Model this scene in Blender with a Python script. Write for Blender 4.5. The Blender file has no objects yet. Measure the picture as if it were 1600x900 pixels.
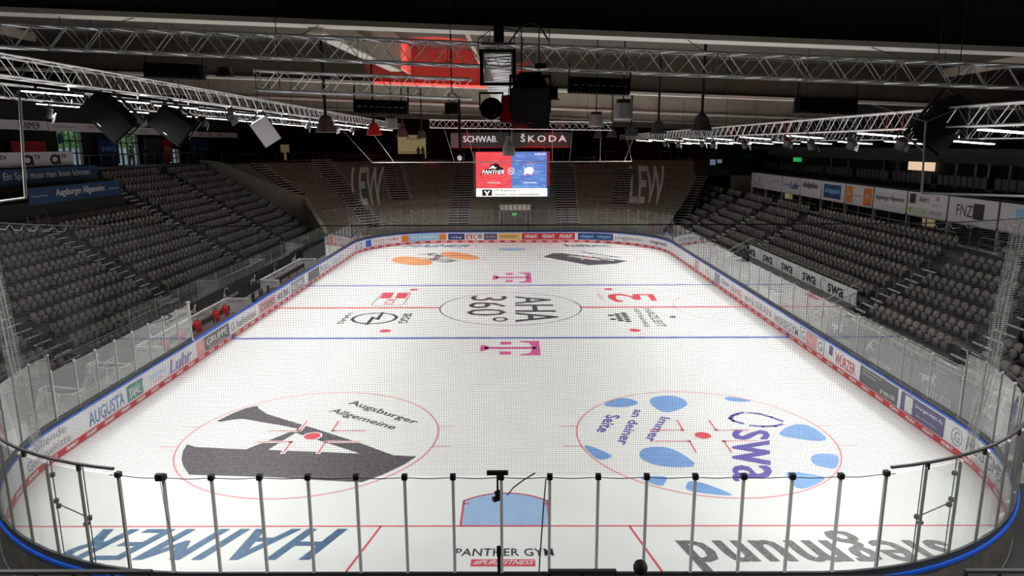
import bpy, bmesh, math, random
import numpy as np
from mathutils import Vector, Matrix
from mathutils.geometry import tessellate_polygon
random.seed(7); rng = np.random.default_rng(7)
SC = bpy.context.scene; COL = SC.collection
# ------------------------------------------------------------------ camera
CAM_LOC = Vector((0.298, -13.318, 10.244)); CAM_YAW, CAM_PITCH, CAM_ROLL, FPX = -0.0047, 0.2042, -0.00388, 1086.0
cy_, sy_, cp_, sp_ = math.cos(CAM_YAW), math.sin(CAM_YAW), math.cos(CAM_PITCH), math.sin(CAM_PITCH)
fw = Vector((sy_*cp_, cy_*cp_, -sp_)); rt = Vector((cy_, -sy_, 0)); up = rt.cross(fw)
c_, s_ = math.cos(CAM_ROLL), math.sin(CAM_ROLL)
rt2, up2 = c_*rt + s_*up, -s_*rt + c_*up
cam_d = bpy.data.cameras.new('camera'); cam = bpy.data.objects.new('camera', cam_d); COL.objects.link(cam)
cam.matrix_world = Matrix(((rt2.x, up2.x, -fw.x, CAM_LOC.x), (rt2.y, up2.y, -fw.y, CAM_LOC.y), (rt2.z, up2.z, -fw.z, CAM_LOC.z), (0, 0, 0, 1)))
cam_d.sensor_width = 36; cam_d.lens = 36*FPX/1600; cam_d.clip_end = 400; cam_d.clip_start = .05
SC.camera = cam
def proj(p):
    d = Vector(p) - CAM_LOC; z = d.dot(fw)
    return (800 + FPX*d.dot(rt2)/z, 450 - FPX*d.dot(up2)/z, z) if z > .1 else (-9e3, -9e3, z)
# ------------------------------------------------------------------ world, view
W = bpy.data.worlds.new('world'); SC.world = W; W.use_nodes = True
W.node_tree.nodes['Background'].inputs[0].default_value = (.75, .88, 1, 1); W.node_tree.nodes['Background'].inputs[1].default_value = 3.0
SC.view_settings.view_transform = 'Standard'; SC.view_settings.look = 'None'; SC.view_settings.exposure = 0; SC.view_settings.gamma = 1
SC.view_settings.use_curve_mapping = False
SC.cycles.max_bounces = 7; SC.cycles.diffuse_bounces = 4; SC.cycles.glossy_bounces = 3; SC.cycles.transparent_max_bounces = 24
SC.cycles.caustics_reflective = False; SC.cycles.caustics_refractive = False; SC.cycles.sample_clamp_indirect = 4
LED_W = 248.0
def area(loc, sx, sy, w, rot=(0, 0, 0), spread=180, col=(1, 1, 1)):
    l = bpy.data.lights.new('panel_light', 'AREA'); l.shape = 'RECTANGLE'; l.size = sx; l.size_y = sy; l.energy = w; l.color = col; l.spread = math.radians(spread)
    o = bpy.data.objects.new('panel_light', l); o.location = loc; o.rotation_euler = rot; COL.objects.link(o); return o
def spot(loc, tgt, w, ang, col, blend=.3, r=.1):
    l = bpy.data.lights.new('stage_spot', 'SPOT'); l.energy = w; l.spot_size = math.radians(ang); l.spot_blend = blend; l.color = col; l.shadow_soft_size = r
    o = bpy.data.objects.new('stage_spot', l); o.location = loc
    o.rotation_euler = (Vector(tgt)-Vector(loc)).to_track_quat('-Z', 'Y').to_euler(); COL.objects.link(o); return o
# the hall's LED luminaires, plus unseen near-end ones added to brighten ice and posts: (x, z, tilt towards the ice, list of y)
ROWS = [(-12.9, 11.72, .46, [-11.3+3.7*i for i in range(20)]), (-17.0, 11.75, .58, [-.8+4.9*i for i in range(13)]),
        (13.3, 10.52, -.46, [-11.5, -8, -4.5]+[-1.2+6.6*i for i in range(10)]), (16.9, 10.25, -.60, [-.6+4.4*i for i in range(14)])]
for X, Z, t, ys in ROWS:
    for y in ys: area((X, y, Z-.09), 1.5, .42, LED_W*(1.25 if X > 13 and X < 14 else 1), (0, -t, 0), 112, (1, .985, .95))
# red effect lights
RED = (1, .03, .02)
spot((-3.4, 20.5, 13.3), (-3.4, 26.7, 14.9), 2600, 74, (1, .012, .008), .1)
spot((-9.5, 68, 12.6), (-10.6, 76.4, 8.2), 260, 20, RED, .9)
spot((3.4, 57.5, 12.6), (4.4, 61, 10.2), 260, 42, RED, .6)
spot((-4.6, 57.5, 12.6), (-4.8, 61, 10.2), 150, 42, RED, .6)
spot((2.6, 59.5, 10.2), (2.2, 61.4, 9.6), 40, 90, RED, .6)
# ------------------------------------------------------------------ materials
def mat(name, col, rough=.6, metal=0, spec=.5, noise=0, nscale=3.0, emit=0, ecol=None, bump=0, bscale=40, sample=False):
    m = bpy.data.materials.new(name); m.use_nodes = True; nt = m.node_tree; b = nt.nodes['Principled BSDF']
    c4 = (*col, 1); b.inputs['Base Color'].default_value = c4; b.inputs['Roughness'].default_value = rough; b.inputs['Metallic'].default_value = metal
    b.inputs['Specular IOR Level'].default_value = spec
    if noise or bump:
        tc = nt.nodes.new('ShaderNodeNewGeometry'); n = nt.nodes.new('ShaderNodeTexNoise'); n.inputs['Scale'].default_value = nscale; n.inputs['Detail'].default_value = 5
        nt.links.new(tc.outputs['Position'], n.inputs['Vector'])
    if noise:
        r = nt.nodes.new('ShaderNodeMapRange'); r.inputs[3].default_value = 1-noise; r.inputs[4].default_value = 1+noise; r.inputs[1].default_value = .3; r.inputs[2].default_value = .7
        nt.links.new(n.outputs['Fac'], r.inputs[0])
        x = nt.nodes.new('ShaderNodeVectorMath'); x.operation = 'SCALE'; x.inputs[0].default_value = col
        nt.links.new(r.outputs[0], x.inputs['Scale']); nt.links.new(x.outputs[0], b.inputs['Base Color'])
    if bump:
        n2 = nt.nodes.new('ShaderNodeTexNoise'); n2.inputs['Scale'].default_value = bscale; nt.links.new(tc.outputs['Position'], n2.inputs['Vector'])
        bp_ = nt.nodes.new('ShaderNodeBump'); bp_.inputs['Strength'].default_value = bump; nt.links.new(n2.outputs['Fac'], bp_.inputs['Height']); nt.links.new(bp_.outputs[0], b.inputs['Normal'])
    if emit:
        b.inputs['Emission Color'].default_value = (*(ecol or col), 1); b.inputs['Emission Strength'].default_value = emit
        if not sample: m.cycles.emission_sampling = 'NONE'
    return m
M = {}
def D(n, *a, **k): M[n] = mat(n, *a, **k)
D('ice', (.82, .83, .825), .32, spec=.12, noise=.025, nscale=.5)
D('ice_red', (.75, .09, .13), .35); D('ice_pale_red', (.78, .30, .33), .35); D('ice_blue', (.12, .16, .55), .35); D('ice_black', (.06, .06, .065), .35); D('ice_grey', (.17, .17, .17), .35, noise=.35, nscale=9)
D('ice_navy', (.075, .155, .28), .35, noise=.3, nscale=6); D('ice_sky', (.22, .40, .76), .35, noise=.08, nscale=2); D('ice_crease', (.36, .53, .80), .35, noise=.05); D('ice_violet', (.13, .10, .42), .35)
D('ice_magenta', (.72, .12, .33), .35); D('ice_orange', (.90, .38, .17), .35, noise=.2, nscale=.5); D('ice_dark', (.11, .10, .115), .35, noise=.45, nscale=7)
D('board_white', (.82, .82, .84), .35, noise=.03); D('board_blue', (.01, .09, .55), .3); D('kick_red', (.62, .015, .03), .35); D('kick_white', (.92, .92, .92), .4)
D('glass_base', (.03, .035, .035), .5); D('aluminium', (.88, .88, .87), .45); D('pale_post', (.50, .50, .49), .4, metal=.3); D('black', (.012, .012, .012), .5); D('black_gloss', (.01, .01, .01), .18)
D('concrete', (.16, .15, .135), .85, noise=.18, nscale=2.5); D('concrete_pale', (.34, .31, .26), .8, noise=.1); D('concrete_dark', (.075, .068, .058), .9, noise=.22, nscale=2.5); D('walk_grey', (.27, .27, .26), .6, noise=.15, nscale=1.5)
D('terrace', (.225, .21, .165), .85, noise=.28, nscale=3.0); D('terrace_rise', (.20, .187, .145), .85, noise=.28, nscale=3.0); D('step_black', (.02, .02, .02), .8); D('nosing', (.80, .80, .77), .6)
D('seat_grey', (.19, .178, .165), .5, noise=.06, nscale=6); D('seat_grey_light', (.25, .235, .215), .5, noise=.06, nscale=6); D('steel', (.30, .29, .27), .4, metal=.5)
D('girder_shaded', (.10, .085, .062), .75, noise=.12, nscale=1.2); D('girder', (.55, .46, .37), .7, noise=.12, nscale=1.2); D('flange', (.80, .76, .66), .6, noise=.05); D('deck', (.075, .066, .05), .8, noise=.15, nscale=1.0)
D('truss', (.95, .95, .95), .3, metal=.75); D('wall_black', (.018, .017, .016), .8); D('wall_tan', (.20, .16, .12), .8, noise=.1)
D('pa_grey', (.055, .06, .06), .6); D('pa_black', (.010, .010, .011), .85, spec=.1); D('pa_white', (.50, .50, .50), .5); D('pa_red_lit', (.45, .01, .015), .4); D('drum', (.45, .44, .44), .25, metal=.6)
D('sign_white', (.74, .72, .73), .5, noise=.02); D('sign_blue', (.005, .055, .15), .5); D('navy', (.02, .05, .22), .5); D('orange', (.80, .22, .02), .5); D('ink', (.02, .02, .02), .5)
D('sign_red', (.55, .02, .03), .5); D('sign_green', (.30, .55, .10), .5); D('white', (.82, .82, .82), .5); D('pale_grey', (.78, .78, .76), .5, noise=.05); D('sky', (.25, .55, .82), .5); D('yellow', (.80, .55, .15), .5)
D('ad_grey', (.12, .12, .13), .5); D('ad_purple', (.10, .09, .22), .5); D('text_grey', (.30, .30, .31), .5); D('ad_teal', (.12, .30, .28), .5, noise=.5, nscale=5); D('ad_blue_text', (.10, .25, .50), .5); D('pink', (.70, .35, .38), .5, noise=.2, nscale=4)
D('bench_red', (.75, .02, .02), .5); D('bench_dark', (.03, .028, .026), .6); D('bench_top', (.12, .07, .05), .5); D('mint', (.50, .66, .60), .4)
D('led', (1, 1, 1), .5, emit=7, ecol=(1, .99, .96)); D('lamp_red', (1, .05, .03), .5, emit=3, ecol=(1, .04, .02)); D('lamp_white', (1, 1, 1), .5, emit=3)
D('screen_red', (.05, .01, .01), .3, emit=1.0, ecol=(.86, .07, .085)); D('screen_blue', (.02, .04, .1), .3, emit=1.0, ecol=(.10, .20, .58)); D('screen_blue_light', (.02, .04, .1), .3, emit=1.0, ecol=(.22, .42, .74)); D('screen_red_light', (.05, .01, .01), .3, emit=1.0, ecol=(.95, .20, .20)); D('screen_white', (.8, .8, .8), .3, emit=.95, ecol=(.92, .92, .92)); D('screen_ink', (.01, .01, .01), .3, emit=.02)
D('screen_small', (.1, .1, .2), .3, emit=.22, ecol=(.45, .55, .85)); D('lit_warm', (.8, .5, .25), .5, emit=.75, ecol=(1, .72, .50)); D('lit_tan', (.6, .5, .25), .5, emit=.22, ecol=(.75, .60, .30)); D('exit_green', (.1, .8, .3), .5, emit=.4, ecol=(.05, .75, .2))
D('lit_sign', (.8, .8, .8), .5, emit=.45, ecol=(.9, .9, .9)); D('fascia', (.17, .165, .165), .4); D('hair', (.012, .010, .008), .7); D('skin', (.32, .19, .13), .6); D('cloth_black', (.012, .012, .013), .85); D('cloth_green', (.10, .17, .03), .85); D('cloth_grey', (.05, .06, .07), .85); D('goal_frame', (.70, .70, .68), .4); D('net_cord', (.13, .13, .13), .8); D('leaf', (.12, .26, .05), .7, noise=.6, nscale=2.5); D('bark', (.2, .17, .13), .8); D('exterior_white', (.7, .74, .8), .7); D('rope', (.60, .60, .58), .6); D('cable', (.03, .03, .03), .7); D('olive', (.16, .15, .06), .7)
def glass(name, tint=(.97, .985, .98), ior=1.45, dust=0.0):
    m = bpy.data.materials.new(name); m.use_nodes = True; nt = m.node_tree; nt.nodes.remove(nt.nodes['Principled BSDF']); out = nt.nodes['Material Output']
    t = nt.nodes.new('ShaderNodeBsdfTransparent'); t.inputs[0].default_value = (*tint, 1)
    g = nt.nodes.new('ShaderNodeBsdfGlossy'); g.inputs['Roughness'].default_value = .015; g.inputs[0].default_value = (1, 1, 1, 1)
    lw = nt.nodes.new('ShaderNodeLayerWeight'); lw.inputs[0].default_value = .5; pw = nt.nodes.new('ShaderNodeMath'); pw.operation = 'POWER'; pw.inputs[1].default_value = 3.2
    F0 = ((ior-1)/(ior+1))**2; f = nt.nodes.new('ShaderNodeMapRange'); f.inputs[3].default_value = F0; f.inputs[4].default_value = .92
    nt.links.new(lw.outputs['Facing'], pw.inputs[0]); nt.links.new(pw.outputs[0], f.inputs[0])
    mx = nt.nodes.new('ShaderNodeMixShader'); nt.links.new(f.outputs[0], mx.inputs[0]); nt.links.new(t.outputs[0], mx.inputs[1]); nt.links.new(g.outputs[0], mx.inputs[2])
    last = mx
    if dust:
        d = nt.nodes.new('ShaderNodeBsdfDiffuse'); d.inputs[0].default_value = (.8, .82, .81, 1); m2 = nt.nodes.new('ShaderNodeMixShader'); m2.inputs[0].default_value = dust
        nt.links.new(mx.outputs[0], m2.inputs[1]); nt.links.new(d.outputs[0], m2.inputs[2]); last = m2
    nt.links.new(last.outputs[0], out.inputs[0]); M[name] = m
glass('glass_clear', ior=1.30); glass('glass_side', tint=(.95, .97, .96), ior=1.45, dust=.06); glass('glass_green', tint=(.80, .92, .87), dust=.05)
D('pa_mid', (.008, .009, .008), .9, spec=.08); D('pa_light', (.17, .18, .175), .6); D('lilac', (.26, .22, .48), .5); D('dim_sign', (.3, .25, .1), .5, emit=.10, ecol=(.75, .6, .25)); D('face_white', (.88, .90, .88), .45)
# ------------------------------------------------------------------ helpers
class MB:
    def __init__(s): s.v = []; s.f = []; s.m = []; s.mi = 0
    def q(s, *p):
        n = len(s.v); s.v += [tuple(a) for a in p]; s.f.append(tuple(range(n, n+len(p)))); s.m.append(s.mi); return s
    def raw(s, v, f):
        n = len(s.v); s.v += [tuple(a) for a in v]; s.f += [tuple(i+n for i in a) for a in f]; s.m += [s.mi]*len(f); return s
    def box(s, c, d, rz=0, M4=None):
        hx, hy, hz = d[0]/2, d[1]/2, d[2]/2; v = [Vector((x, y, z)) for x in (-hx, hx) for y in (-hy, hy) for z in (-hz, hz)]
        if M4 is not None: v = [M4 @ a for a in v]
        elif rz: R_ = Matrix.Rotation(rz, 3, 'Z'); v = [R_ @ a for a in v]
        v = [a + Vector(c) for a in v]
        return s.raw(v, [(0, 1, 3, 2), (4, 6, 7, 5), (0, 4, 5, 1), (2, 3, 7, 6), (0, 2, 6, 4), (1, 5, 7, 3)])
    def bb(s, x0, x1, y0, y1, z0, z1): return s.box(((x0+x1)/2, (y0+y1)/2, (z0+z1)/2), (abs(x1-x0), abs(y1-y0), abs(z1-z0)))
    def tube(s, pts, r, n=6, closed=False, caps=True):
        P = [Vector(p) for p in pts]; k = len(P); rings = []; prev = None
        for i, p in enumerate(P):
            if closed: t = P[(i+1) % k]-P[i-1]
            else: t = (P[min(i+1, k-1)]-P[max(i-1, 0)])
            t.normalize()
            a = Vector((0, 0, 1)) if abs(t.z) < .95 else Vector((1, 0, 0))
            x = t.cross(a).normalized(); y = x.cross(t)
            rr = r[i] if isinstance(r, (list, tuple)) else r
            rings.append([p + (x*math.cos(2*math.pi*j/n)+y*math.sin(2*math.pi*j/n))*rr for j in range(n)])
        v = [a for R_ in rings for a in R_]; f = []
        for i in range(k if closed else k-1):
            b = (i+1) % k
            for j in range(n): f.append((i*n+j, i*n+(j+1) % n, b*n+(j+1) % n, b*n+j))
        if caps and not closed: f += [tuple(range(n))[::-1], tuple((k-1)*n+j for j in range(n))]
        return s.raw(v, f)
    def lathe(s, c, prof, n=16, axis='Z', M4=None):
        v = []; f = []
        for r, z in prof:
            for j in range(n):
                a = 2*math.pi*j/n; p = Vector((r*math.cos(a), r*math.sin(a), z))
                if M4 is not None: p = M4 @ p
                v.append(p + Vector(c))
        for i in range(len(prof)-1):
            for j in range(n): f.append((i*n+j, i*n+(j+1) % n, (i+1)*n+(j+1) % n, (i+1)*n+j))
        f += [tuple(range(n))[::-1], tuple((len(prof)-1)*n+j for j in range(n))]
        return s.raw(v, f)
    def poly(s, pts, z, holes=(), fmap=None):
        loops = [[Vector((a, b, 0)) for a, b in pts]] + [[Vector((a, b, 0)) for a, b in h] for h in holes]
        tris = tessellate_polygon(loops); flat = [p for l in loops for p in l]
        v = [(fmap(p.x, p.y) if fmap else (p.x, p.y, z)) for p in flat]; return s.raw(v, [tuple(t) for t in tris])
    def build(s, name, mats, parent=None, smooth=False, up_=False):
        me = bpy.data.meshes.new(name); me.from_pydata([tuple(a) for a in s.v], [], s.f)
        if not isinstance(mats, (list, tuple)): mats = [mats]
        for m in mats: me.materials.append(M[m])
        if len(mats) > 1: me.polygons.foreach_set('material_index', s.m)
        if smooth: me.polygons.foreach_set('use_smooth', [True]*len(me.polygons))
        me.update(); o = bpy.data.objects.new(name, me); COL.objects.link(o)
        if parent is not None:
            o.parent = parent
            if parent.type == 'EMPTY' or True: o.matrix_parent_inverse = Matrix.Identity(4)
        return o
def tag(o, label=None, cat=None, group=None, kind=None):
    for k, v in (('label', label), ('category', cat), ('group', group), ('kind', kind)):
        if v: o[k] = v
    return o
def thing(name, label, cat, loc=(0, 0, 0), rot=(0, 0, 0), group=None):
    o = bpy.data.objects.new(name, None); o.location = loc; o.rotation_euler = rot; o.empty_display_size = .2; COL.objects.link(o); return tag(o, label, cat, group)
def struct(o): o['kind'] = 'structure'; return o
def dup(root, loc=None, rot=None, label=None, group=None):
    r = root.copy(); COL.objects.link(r)
    if loc is not None: r.location = loc
    if rot is not None: r.rotation_euler = rot
    if label: r['label'] = label
    if group: r['group'] = group
    for ch in list(root.children):
        c = ch.copy(); COL.objects.link(c); c.parent = r
        for g in list(ch.children): d = g.copy(); COL.objects.link(d); d.parent = c
    return r
_tc = {}
def tmesh(s, bold=0.0, shear=0.0, space=1.0):
    k = (s, bold, shear, space)
    if k in _tc: return _tc[k]
    cu = bpy.data.curves.new('t', 'FONT'); cu.body = s; cu.size = 1; cu.offset = bold; cu.shear = shear; cu.space_character = space; cu.resolution_u = 2; cu.fill_mode = 'FRONT' if False else cu.fill_mode
    o = bpy.data.objects.new('t', cu); COL.objects.link(o); dg = bpy.context.evaluated_depsgraph_get(); me = bpy.data.meshes.new_from_object(o.evaluated_get(dg))
    v = np.array([(a.co.x, a.co.y) for a in me.vertices]); f = [tuple(p.vertices) for p in me.polygons]
    bpy.data.objects.remove(o); bpy.data.meshes.remove(me)
    v -= v.min(0); mx = v.max(0); v /= mx; _tc[k] = (v, f, mx[0]/mx[1]); return _tc[k]
def text(mb, s, fmap, bold=0.0, shear=0.0, space=1.0):
    if bold > .018:
        v, f, asp = tmesh(s, .0, shear, space); e = bold*.8/asp
        o, x, y = [Vector(fmap(*p)) for p in ((0, 0), (1, 0), (0, 1))]; nn = (x-o).cross(y-o).normalized()*.0012
        for k in (0, 1, 2): mb.raw([Vector(fmap(e*k+a*(1-2*e), b))+nn*k for a, b in v], f)
        return mb
    return text0(mb, s, fmap, bold, shear, space)
def text0(mb, s, fmap, bold=0.0, shear=0.0, space=1.0):
    """fmap takes u, v in 0..1 across the word's bounding box and returns a 3D point"""
    v, f, _ = tmesh(s, bold, shear, space); return mb.raw([fmap(a, b) for a, b in v], f)
def bil(bl, br, tl, tr, z=None):
    bl, br, tl, tr = [np.array(p, float) for p in (bl, br, tl, tr)]
    def g(u, v):
        p = bl*(1-u)*(1-v)+br*u*(1-v)+tl*(1-u)*v+tr*u*v; return (p[0], p[1], z) if z is not None else tuple(p)
    return g
# rink outline: 60 x 30 m, 8.5 m corners, s runs counter-clockwise from (-6.5, 0)
RR = 8.5; QA = math.pi/2*RR
SEG = [('l', (-6.5, 0), (1, 0), 13), ('a', (6.5, 8.5), -90, QA), ('l', (15, 8.5), (0, 1), 43), ('a', (6.5, 51.5), 0, QA), ('l', (6.5, 60), (-1, 0), 13), ('a', (-6.5, 51.5), 90, QA), ('l', (-15, 51.5), (0, -1), 43), ('a', (-6.5, 8.5), 180, QA)]
PER = 112+4*QA
def bp(s, off=0.0):
    s %= PER
    for g in SEG:
        if s <= g[3]+1e-9:
            if g[0] == 'l': d = g[2]; return (g[1][0]+d[0]*s+d[1]*off, g[1][1]+d[1]*s-d[0]*off)
            a = math.radians(g[2])+s/RR; return (g[1][0]+math.cos(a)*(RR+off), g[1][1]+math.sin(a)*(RR+off))
        s -= g[3]
    return bp(0, off)
def strip(mb, s0, s1, o0, z0, o1, z1, step=.6):
    n = max(1, int(abs(s1-s0)/step)+1)
    for i in range(n):
        a = s0+(s1-s0)*i/n; b = s0+(s1-s0)*(i+1)/n
        A, B, C_, E_ = bp(a, o0), bp(b, o0), bp(b, o1), bp(a, o1); mb.q((*A, z0), (*B, z0), (*C_, z1), (*E_, z1))
def ringloop(off, step=.6):
    n = int(PER/step); return [bp(PER*i/n, off) for i in range(n)]
# ================================================================== SHELL
o = struct(MB().bb(-45, 45, -32, 100, -.30, -.05).build('floor', 'walk_grey'))
def roofz(x): return -.042*x
d = MB()
for y0, y1 in [(-32, 100)]:
    d.q((-37.3, y0, 15.2+roofz(-37.3)), (45, y0, 15.2+roofz(45)), (45, y1, 15.2+roofz(45)), (-37.3, y1, 15.2+roofz(-37.3)))
    d.q((-37.3, y0, 15.6+roofz(-37.3)), (45, y0, 15.6+roofz(45)), (45, y1, 15.6+roofz(45)), (-37.3, y1, 15.6+roofz(-37.3)))
struct(d.build('ceiling', 'deck'))
def wall(name, x0, x1, y0, y1, z0, z1, m='wall_black'): return struct(MB().bb(x0, x1, y0, y1, z0, z1).build(name, m))
wall('wall_back', -37.3, 45, -32.3, -32, -.3, 18); wall('wall_right', 38, 38.3, -32, 100, -.3, 16)
wb = MB().bb(-37.3, 45, 92, 92.3, -.3, 18); struct(wb.build('wall_front', 'wall_black'))
# left wall with three glazed door openings onto the garden
WX = -37; op = [(44.4, 47.7, 8.6, 11.45), (52.9, 56.8, 8.4, 11.3), (62.8, 65.4, 8.3, 9.9)]
lw = MB(); ys = [-32]+[v for a in op for v in a[:2]]+[100]
for i in range(0, len(ys), 2): lw.bb(WX-.3, WX, ys[i], ys[i+1], -.3, 18)
for a, b, z0, z1 in op: lw.bb(WX-.3, WX, a, b, -.3, z0); lw.bb(WX-.3, WX, a, b, z1, 18)
struct(lw.build('wall_left', 'wall_black'))
for i, (a, b, z0, z1) in enumerate(op):
    f = MB(); n = 4 if i < 2 else 3; wdt = (b-a)/n
    for k in range(n+1): f.bb(WX-.12, WX+.02, a+k*wdt-.05, a+k*wdt+.05, z0, z1)
    for z in (z0, z0+(z1-z0)*.72, z1, z0+(z1-z0)*.36): f.bb(WX-.12, WX+.02, a, b, z-.05, z+.05)
    w_ = struct(f.build('window_%d' % (i+1), 'black')); g = MB().bb(WX-.06, WX-.05, a, b, z0, z1).build('pane', 'glass_clear', w_)
# girders
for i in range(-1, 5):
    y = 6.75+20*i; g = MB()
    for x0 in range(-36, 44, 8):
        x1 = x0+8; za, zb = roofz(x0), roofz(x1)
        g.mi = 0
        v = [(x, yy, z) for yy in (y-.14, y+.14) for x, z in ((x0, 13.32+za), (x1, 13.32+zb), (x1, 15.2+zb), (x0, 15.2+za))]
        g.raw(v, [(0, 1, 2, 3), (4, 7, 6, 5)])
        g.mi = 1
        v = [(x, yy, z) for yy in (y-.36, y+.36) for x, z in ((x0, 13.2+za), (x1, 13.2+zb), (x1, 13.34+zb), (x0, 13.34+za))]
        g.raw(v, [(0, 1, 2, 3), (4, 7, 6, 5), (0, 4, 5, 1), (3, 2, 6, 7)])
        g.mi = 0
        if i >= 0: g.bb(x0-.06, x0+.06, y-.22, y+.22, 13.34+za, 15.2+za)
    struct(g.build('ceiling_girder', ['wall_black' if i <= 0 else ('girder_shaded' if i == 1 else 'girder'), 'flange']))  # nearest webs black, next one darker: their shade is put into the colour
for (xa, xb, ya, yb, za, zb) in [(-5.2, -4.5, 6.9, 16, 13.55, 13.45)]:
    b = MB(); d_ = Vector((xb-xa, yb-ya, zb-za)); q_ = d_.to_track_quat('Y', 'Z').to_matrix()
    b.box(((xa+xb)/2, (ya+yb)/2, (za+zb)/2), (.42, d_.length, .5), M4=q_); struct(b.build('ceiling_brace', 'girder'))
    b = MB(); b.box(((xa+xb)/2, (ya+yb)/2, (za+zb)/2-.28), (.46, d_.length, .06), M4=q_); struct(b.build('ceiling_brace', 'flange'))
# purlins along the hall between the girders
pu = MB()
for x in (-26, 24):
    pu.bb(x-.1, x+.1, -30, 95, 14.75+roofz(x), 15.2+roofz(x))
struct(pu.build('ceiling_purlin', 'girder'))
for x in (-5.45, -1.35): struct(MB().bb(x-.08, x+.08, 7, 26.6, 14.0, 15.45).build('ceiling_purlin', 'girder'))  # deep pair added to square off the red spot's light
# ------------------------------------------------------------------ ice and its markings
lp = ringloop(0); ice = MB().poly(lp, 0).build('ice_sheet', 'ice')
tag(ice, 'white ice sheet with red and blue lines and painted sponsor logos', 'ice')
def mark(name, mb, m): return mb.build(name, m, ice)
Z1 = .004; Z2 = .007; Z3 = .010
def rect(mb, x0, x1, y0, y1, z=Z1): return mb.q((x0, y0, z), (x1, y0, z), (x1, y1, z), (x0, y1, z))
def annulus(mb, cx, cy, r, w, z=Z1, n=96, a0=0, a1=2*math.pi):
    for i in range(n):
        a = a0+(a1-a0)*i/n; b = a0+(a1-a0)*(i+1)/n; p = [(cx+rr*math.cos(t), cy+rr*math.sin(t), z) for t, rr in ((a, r-w/2), (a, r+w/2), (b, r+w/2), (b, r-w/2))]; mb.q(*p)
def disc(mb, cx, cy, r, z=Z1, n=32): mb.q(*[(cx+r*math.cos(2*math.pi*i/n), cy+r*math.sin(2*math.pi*i/n), z) for i in range(n)])
def stroke(mb, pts, w, z=Z1):
    for (x0, y0), (x1, y1) in zip(pts, pts[1:]):
        dx, dy = x1-x0, y1-y0; L = math.hypot(dx, dy); nx, ny = -dy/L*w/2, dx/L*w/2; ex, ey = dx/L*w*.3, dy/L*w*.3
        mb.q((x0+nx-ex, y0+ny-ey, z), (x0-nx-ex, y0-ny-ey, z), (x1-nx+ex, y1-ny+ey, z), (x1+nx+ex, y1+ny+ey, z))
for y in (4, 56):
    xx = 6.5+math.sqrt(8.5**2-4.5**2); rect(m_ := MB(), -xx, xx, y-.03, y+.03); mark('goal_line', m_, 'ice_red')
for y in (22.86, 37.14): rect(m_ := MB(), -15, 15, y-.15, y+.15); mark('blue_line', m_, 'ice_blue')
m_ = MB(); rect(m_, -15, -4.5, 29.85, 30.15); rect(m_, 4.5, 15, 29.85, 30.15); mark('centre_line', m_, 'ice_red')
m_ = MB(); annulus(m_, 0, 30, 4.5, .07); mark('centre_circle', m_, 'ice_black')
m_ = MB(); annulus(m_, 15, 30, 4.5, .06, n=48, a0=math.pi/2, a1=1.5*math.pi); mark('referee_crease', m_, 'ice_pale_red')
for s_y, y0 in ((1, 4), (-1, 56)):
    m_ = MB(); pts = [(-1.22, 0), (1.22, 0), (1.22, 1.36)]+[(1.83*math.sin(a), 1.83*math.cos(a)) for a in [math.radians(41.8-83.6*i/16) for i in range(17)]]+[(-1.22, 1.36)]
    m_.poly([(x, y0+s_y*y) for x, y in pts], Z1); mark('goal_crease', m_, 'ice_crease')
    m_ = MB(); stroke(m_, [(x, y0+s_y*y) for x, y in pts[1:]+[pts[0]]], .06, Z2); stroke(m_, [(-1.22, y0+s_y*1.2), (-1.07, y0+s_y*1.2)], .05, Z2); stroke(m_, [(1.22, y0+s_y*1.2), (1.07, y0+s_y*1.2)], .05, Z2)
    rect(m_, -1.25, 1.25, y0-.03, y0+.03, Z3); mark('crease_line', m_, 'ice_red')
    m_ = MB()
    for sx in (-1, 1): stroke(m_, [(sx*3.4, y0), (sx*4.3, y0-s_y*4)], .06)
    mark('trapezoid_line', m_, 'ice_red')
    for sx in (-1, 1):
        cx, cyy = sx*7, 10 if s_y > 0 else 50; m_ = MB(); annulus(m_, cx, cyy, 4.5, .06)
        for hy in (-.87, .87):
            for hx in (-1, 1): stroke(m_, [(cx+hx*4.43, cyy+hy), (cx+hx*5.05, cyy+hy)], .05)
        mark('face_off_circle', m_, 'ice_pale_red' if s_y > 0 else 'ice_pale_red')
        m_ = MB(); wb_ = MB()
        for a in (-1, 1):
            for b in (-1, 1):
                P_ = [(cx+a*1.8, cyy+b*.48), (cx+a*.6, cyy+b*.48), (cx+a*.6, cyy+b*1.4)]; stroke(wb_, P_, .17, Z2); stroke(m_, P_, .05, Z3)
        disc(wb_, cx, cyy, .36, Z2); mark('restraint_border', wb_, 'ice'); mark('restraint_line', m_, 'ice_red')
        m_ = MB(); disc(m_, cx, cyy, .29, Z3); mark('face_off_spot', m_, 'ice_red')
for x in (-7, 7):
    for y in (24.36, 35.64): m_ = MB(); disc(m_, x, y, .32); mark('face_off_spot', m_, 'ice_red')
# logo left circle
A_OUT=[(-10.83,8.13),(-11.09,8.81),(-11.20,9.35),(-10.83,9.12),(-8.98,8.91),(-8.44,10.75),(-9.37,11.34),(-10.16,11.65),(-10.58,11.52),(-10.81,11.35),(-11.03,11.40),(-10.72,12.22),(-10.43,12.72),(-10.08,13.00),(-9.89,12.68),(-9.38,12.13),(-8.27,11.42),(-7.05,10.66),(-5.16,9.42),(-3.82,8.43),(-3.03,8.34),(-3.35,7.74),(-3.91,7.04),(-4.47,6.53),(-5.65,6.65),(-7.38,6.87),(-10.07,7.05),(-10.47,7.55)]
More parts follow.
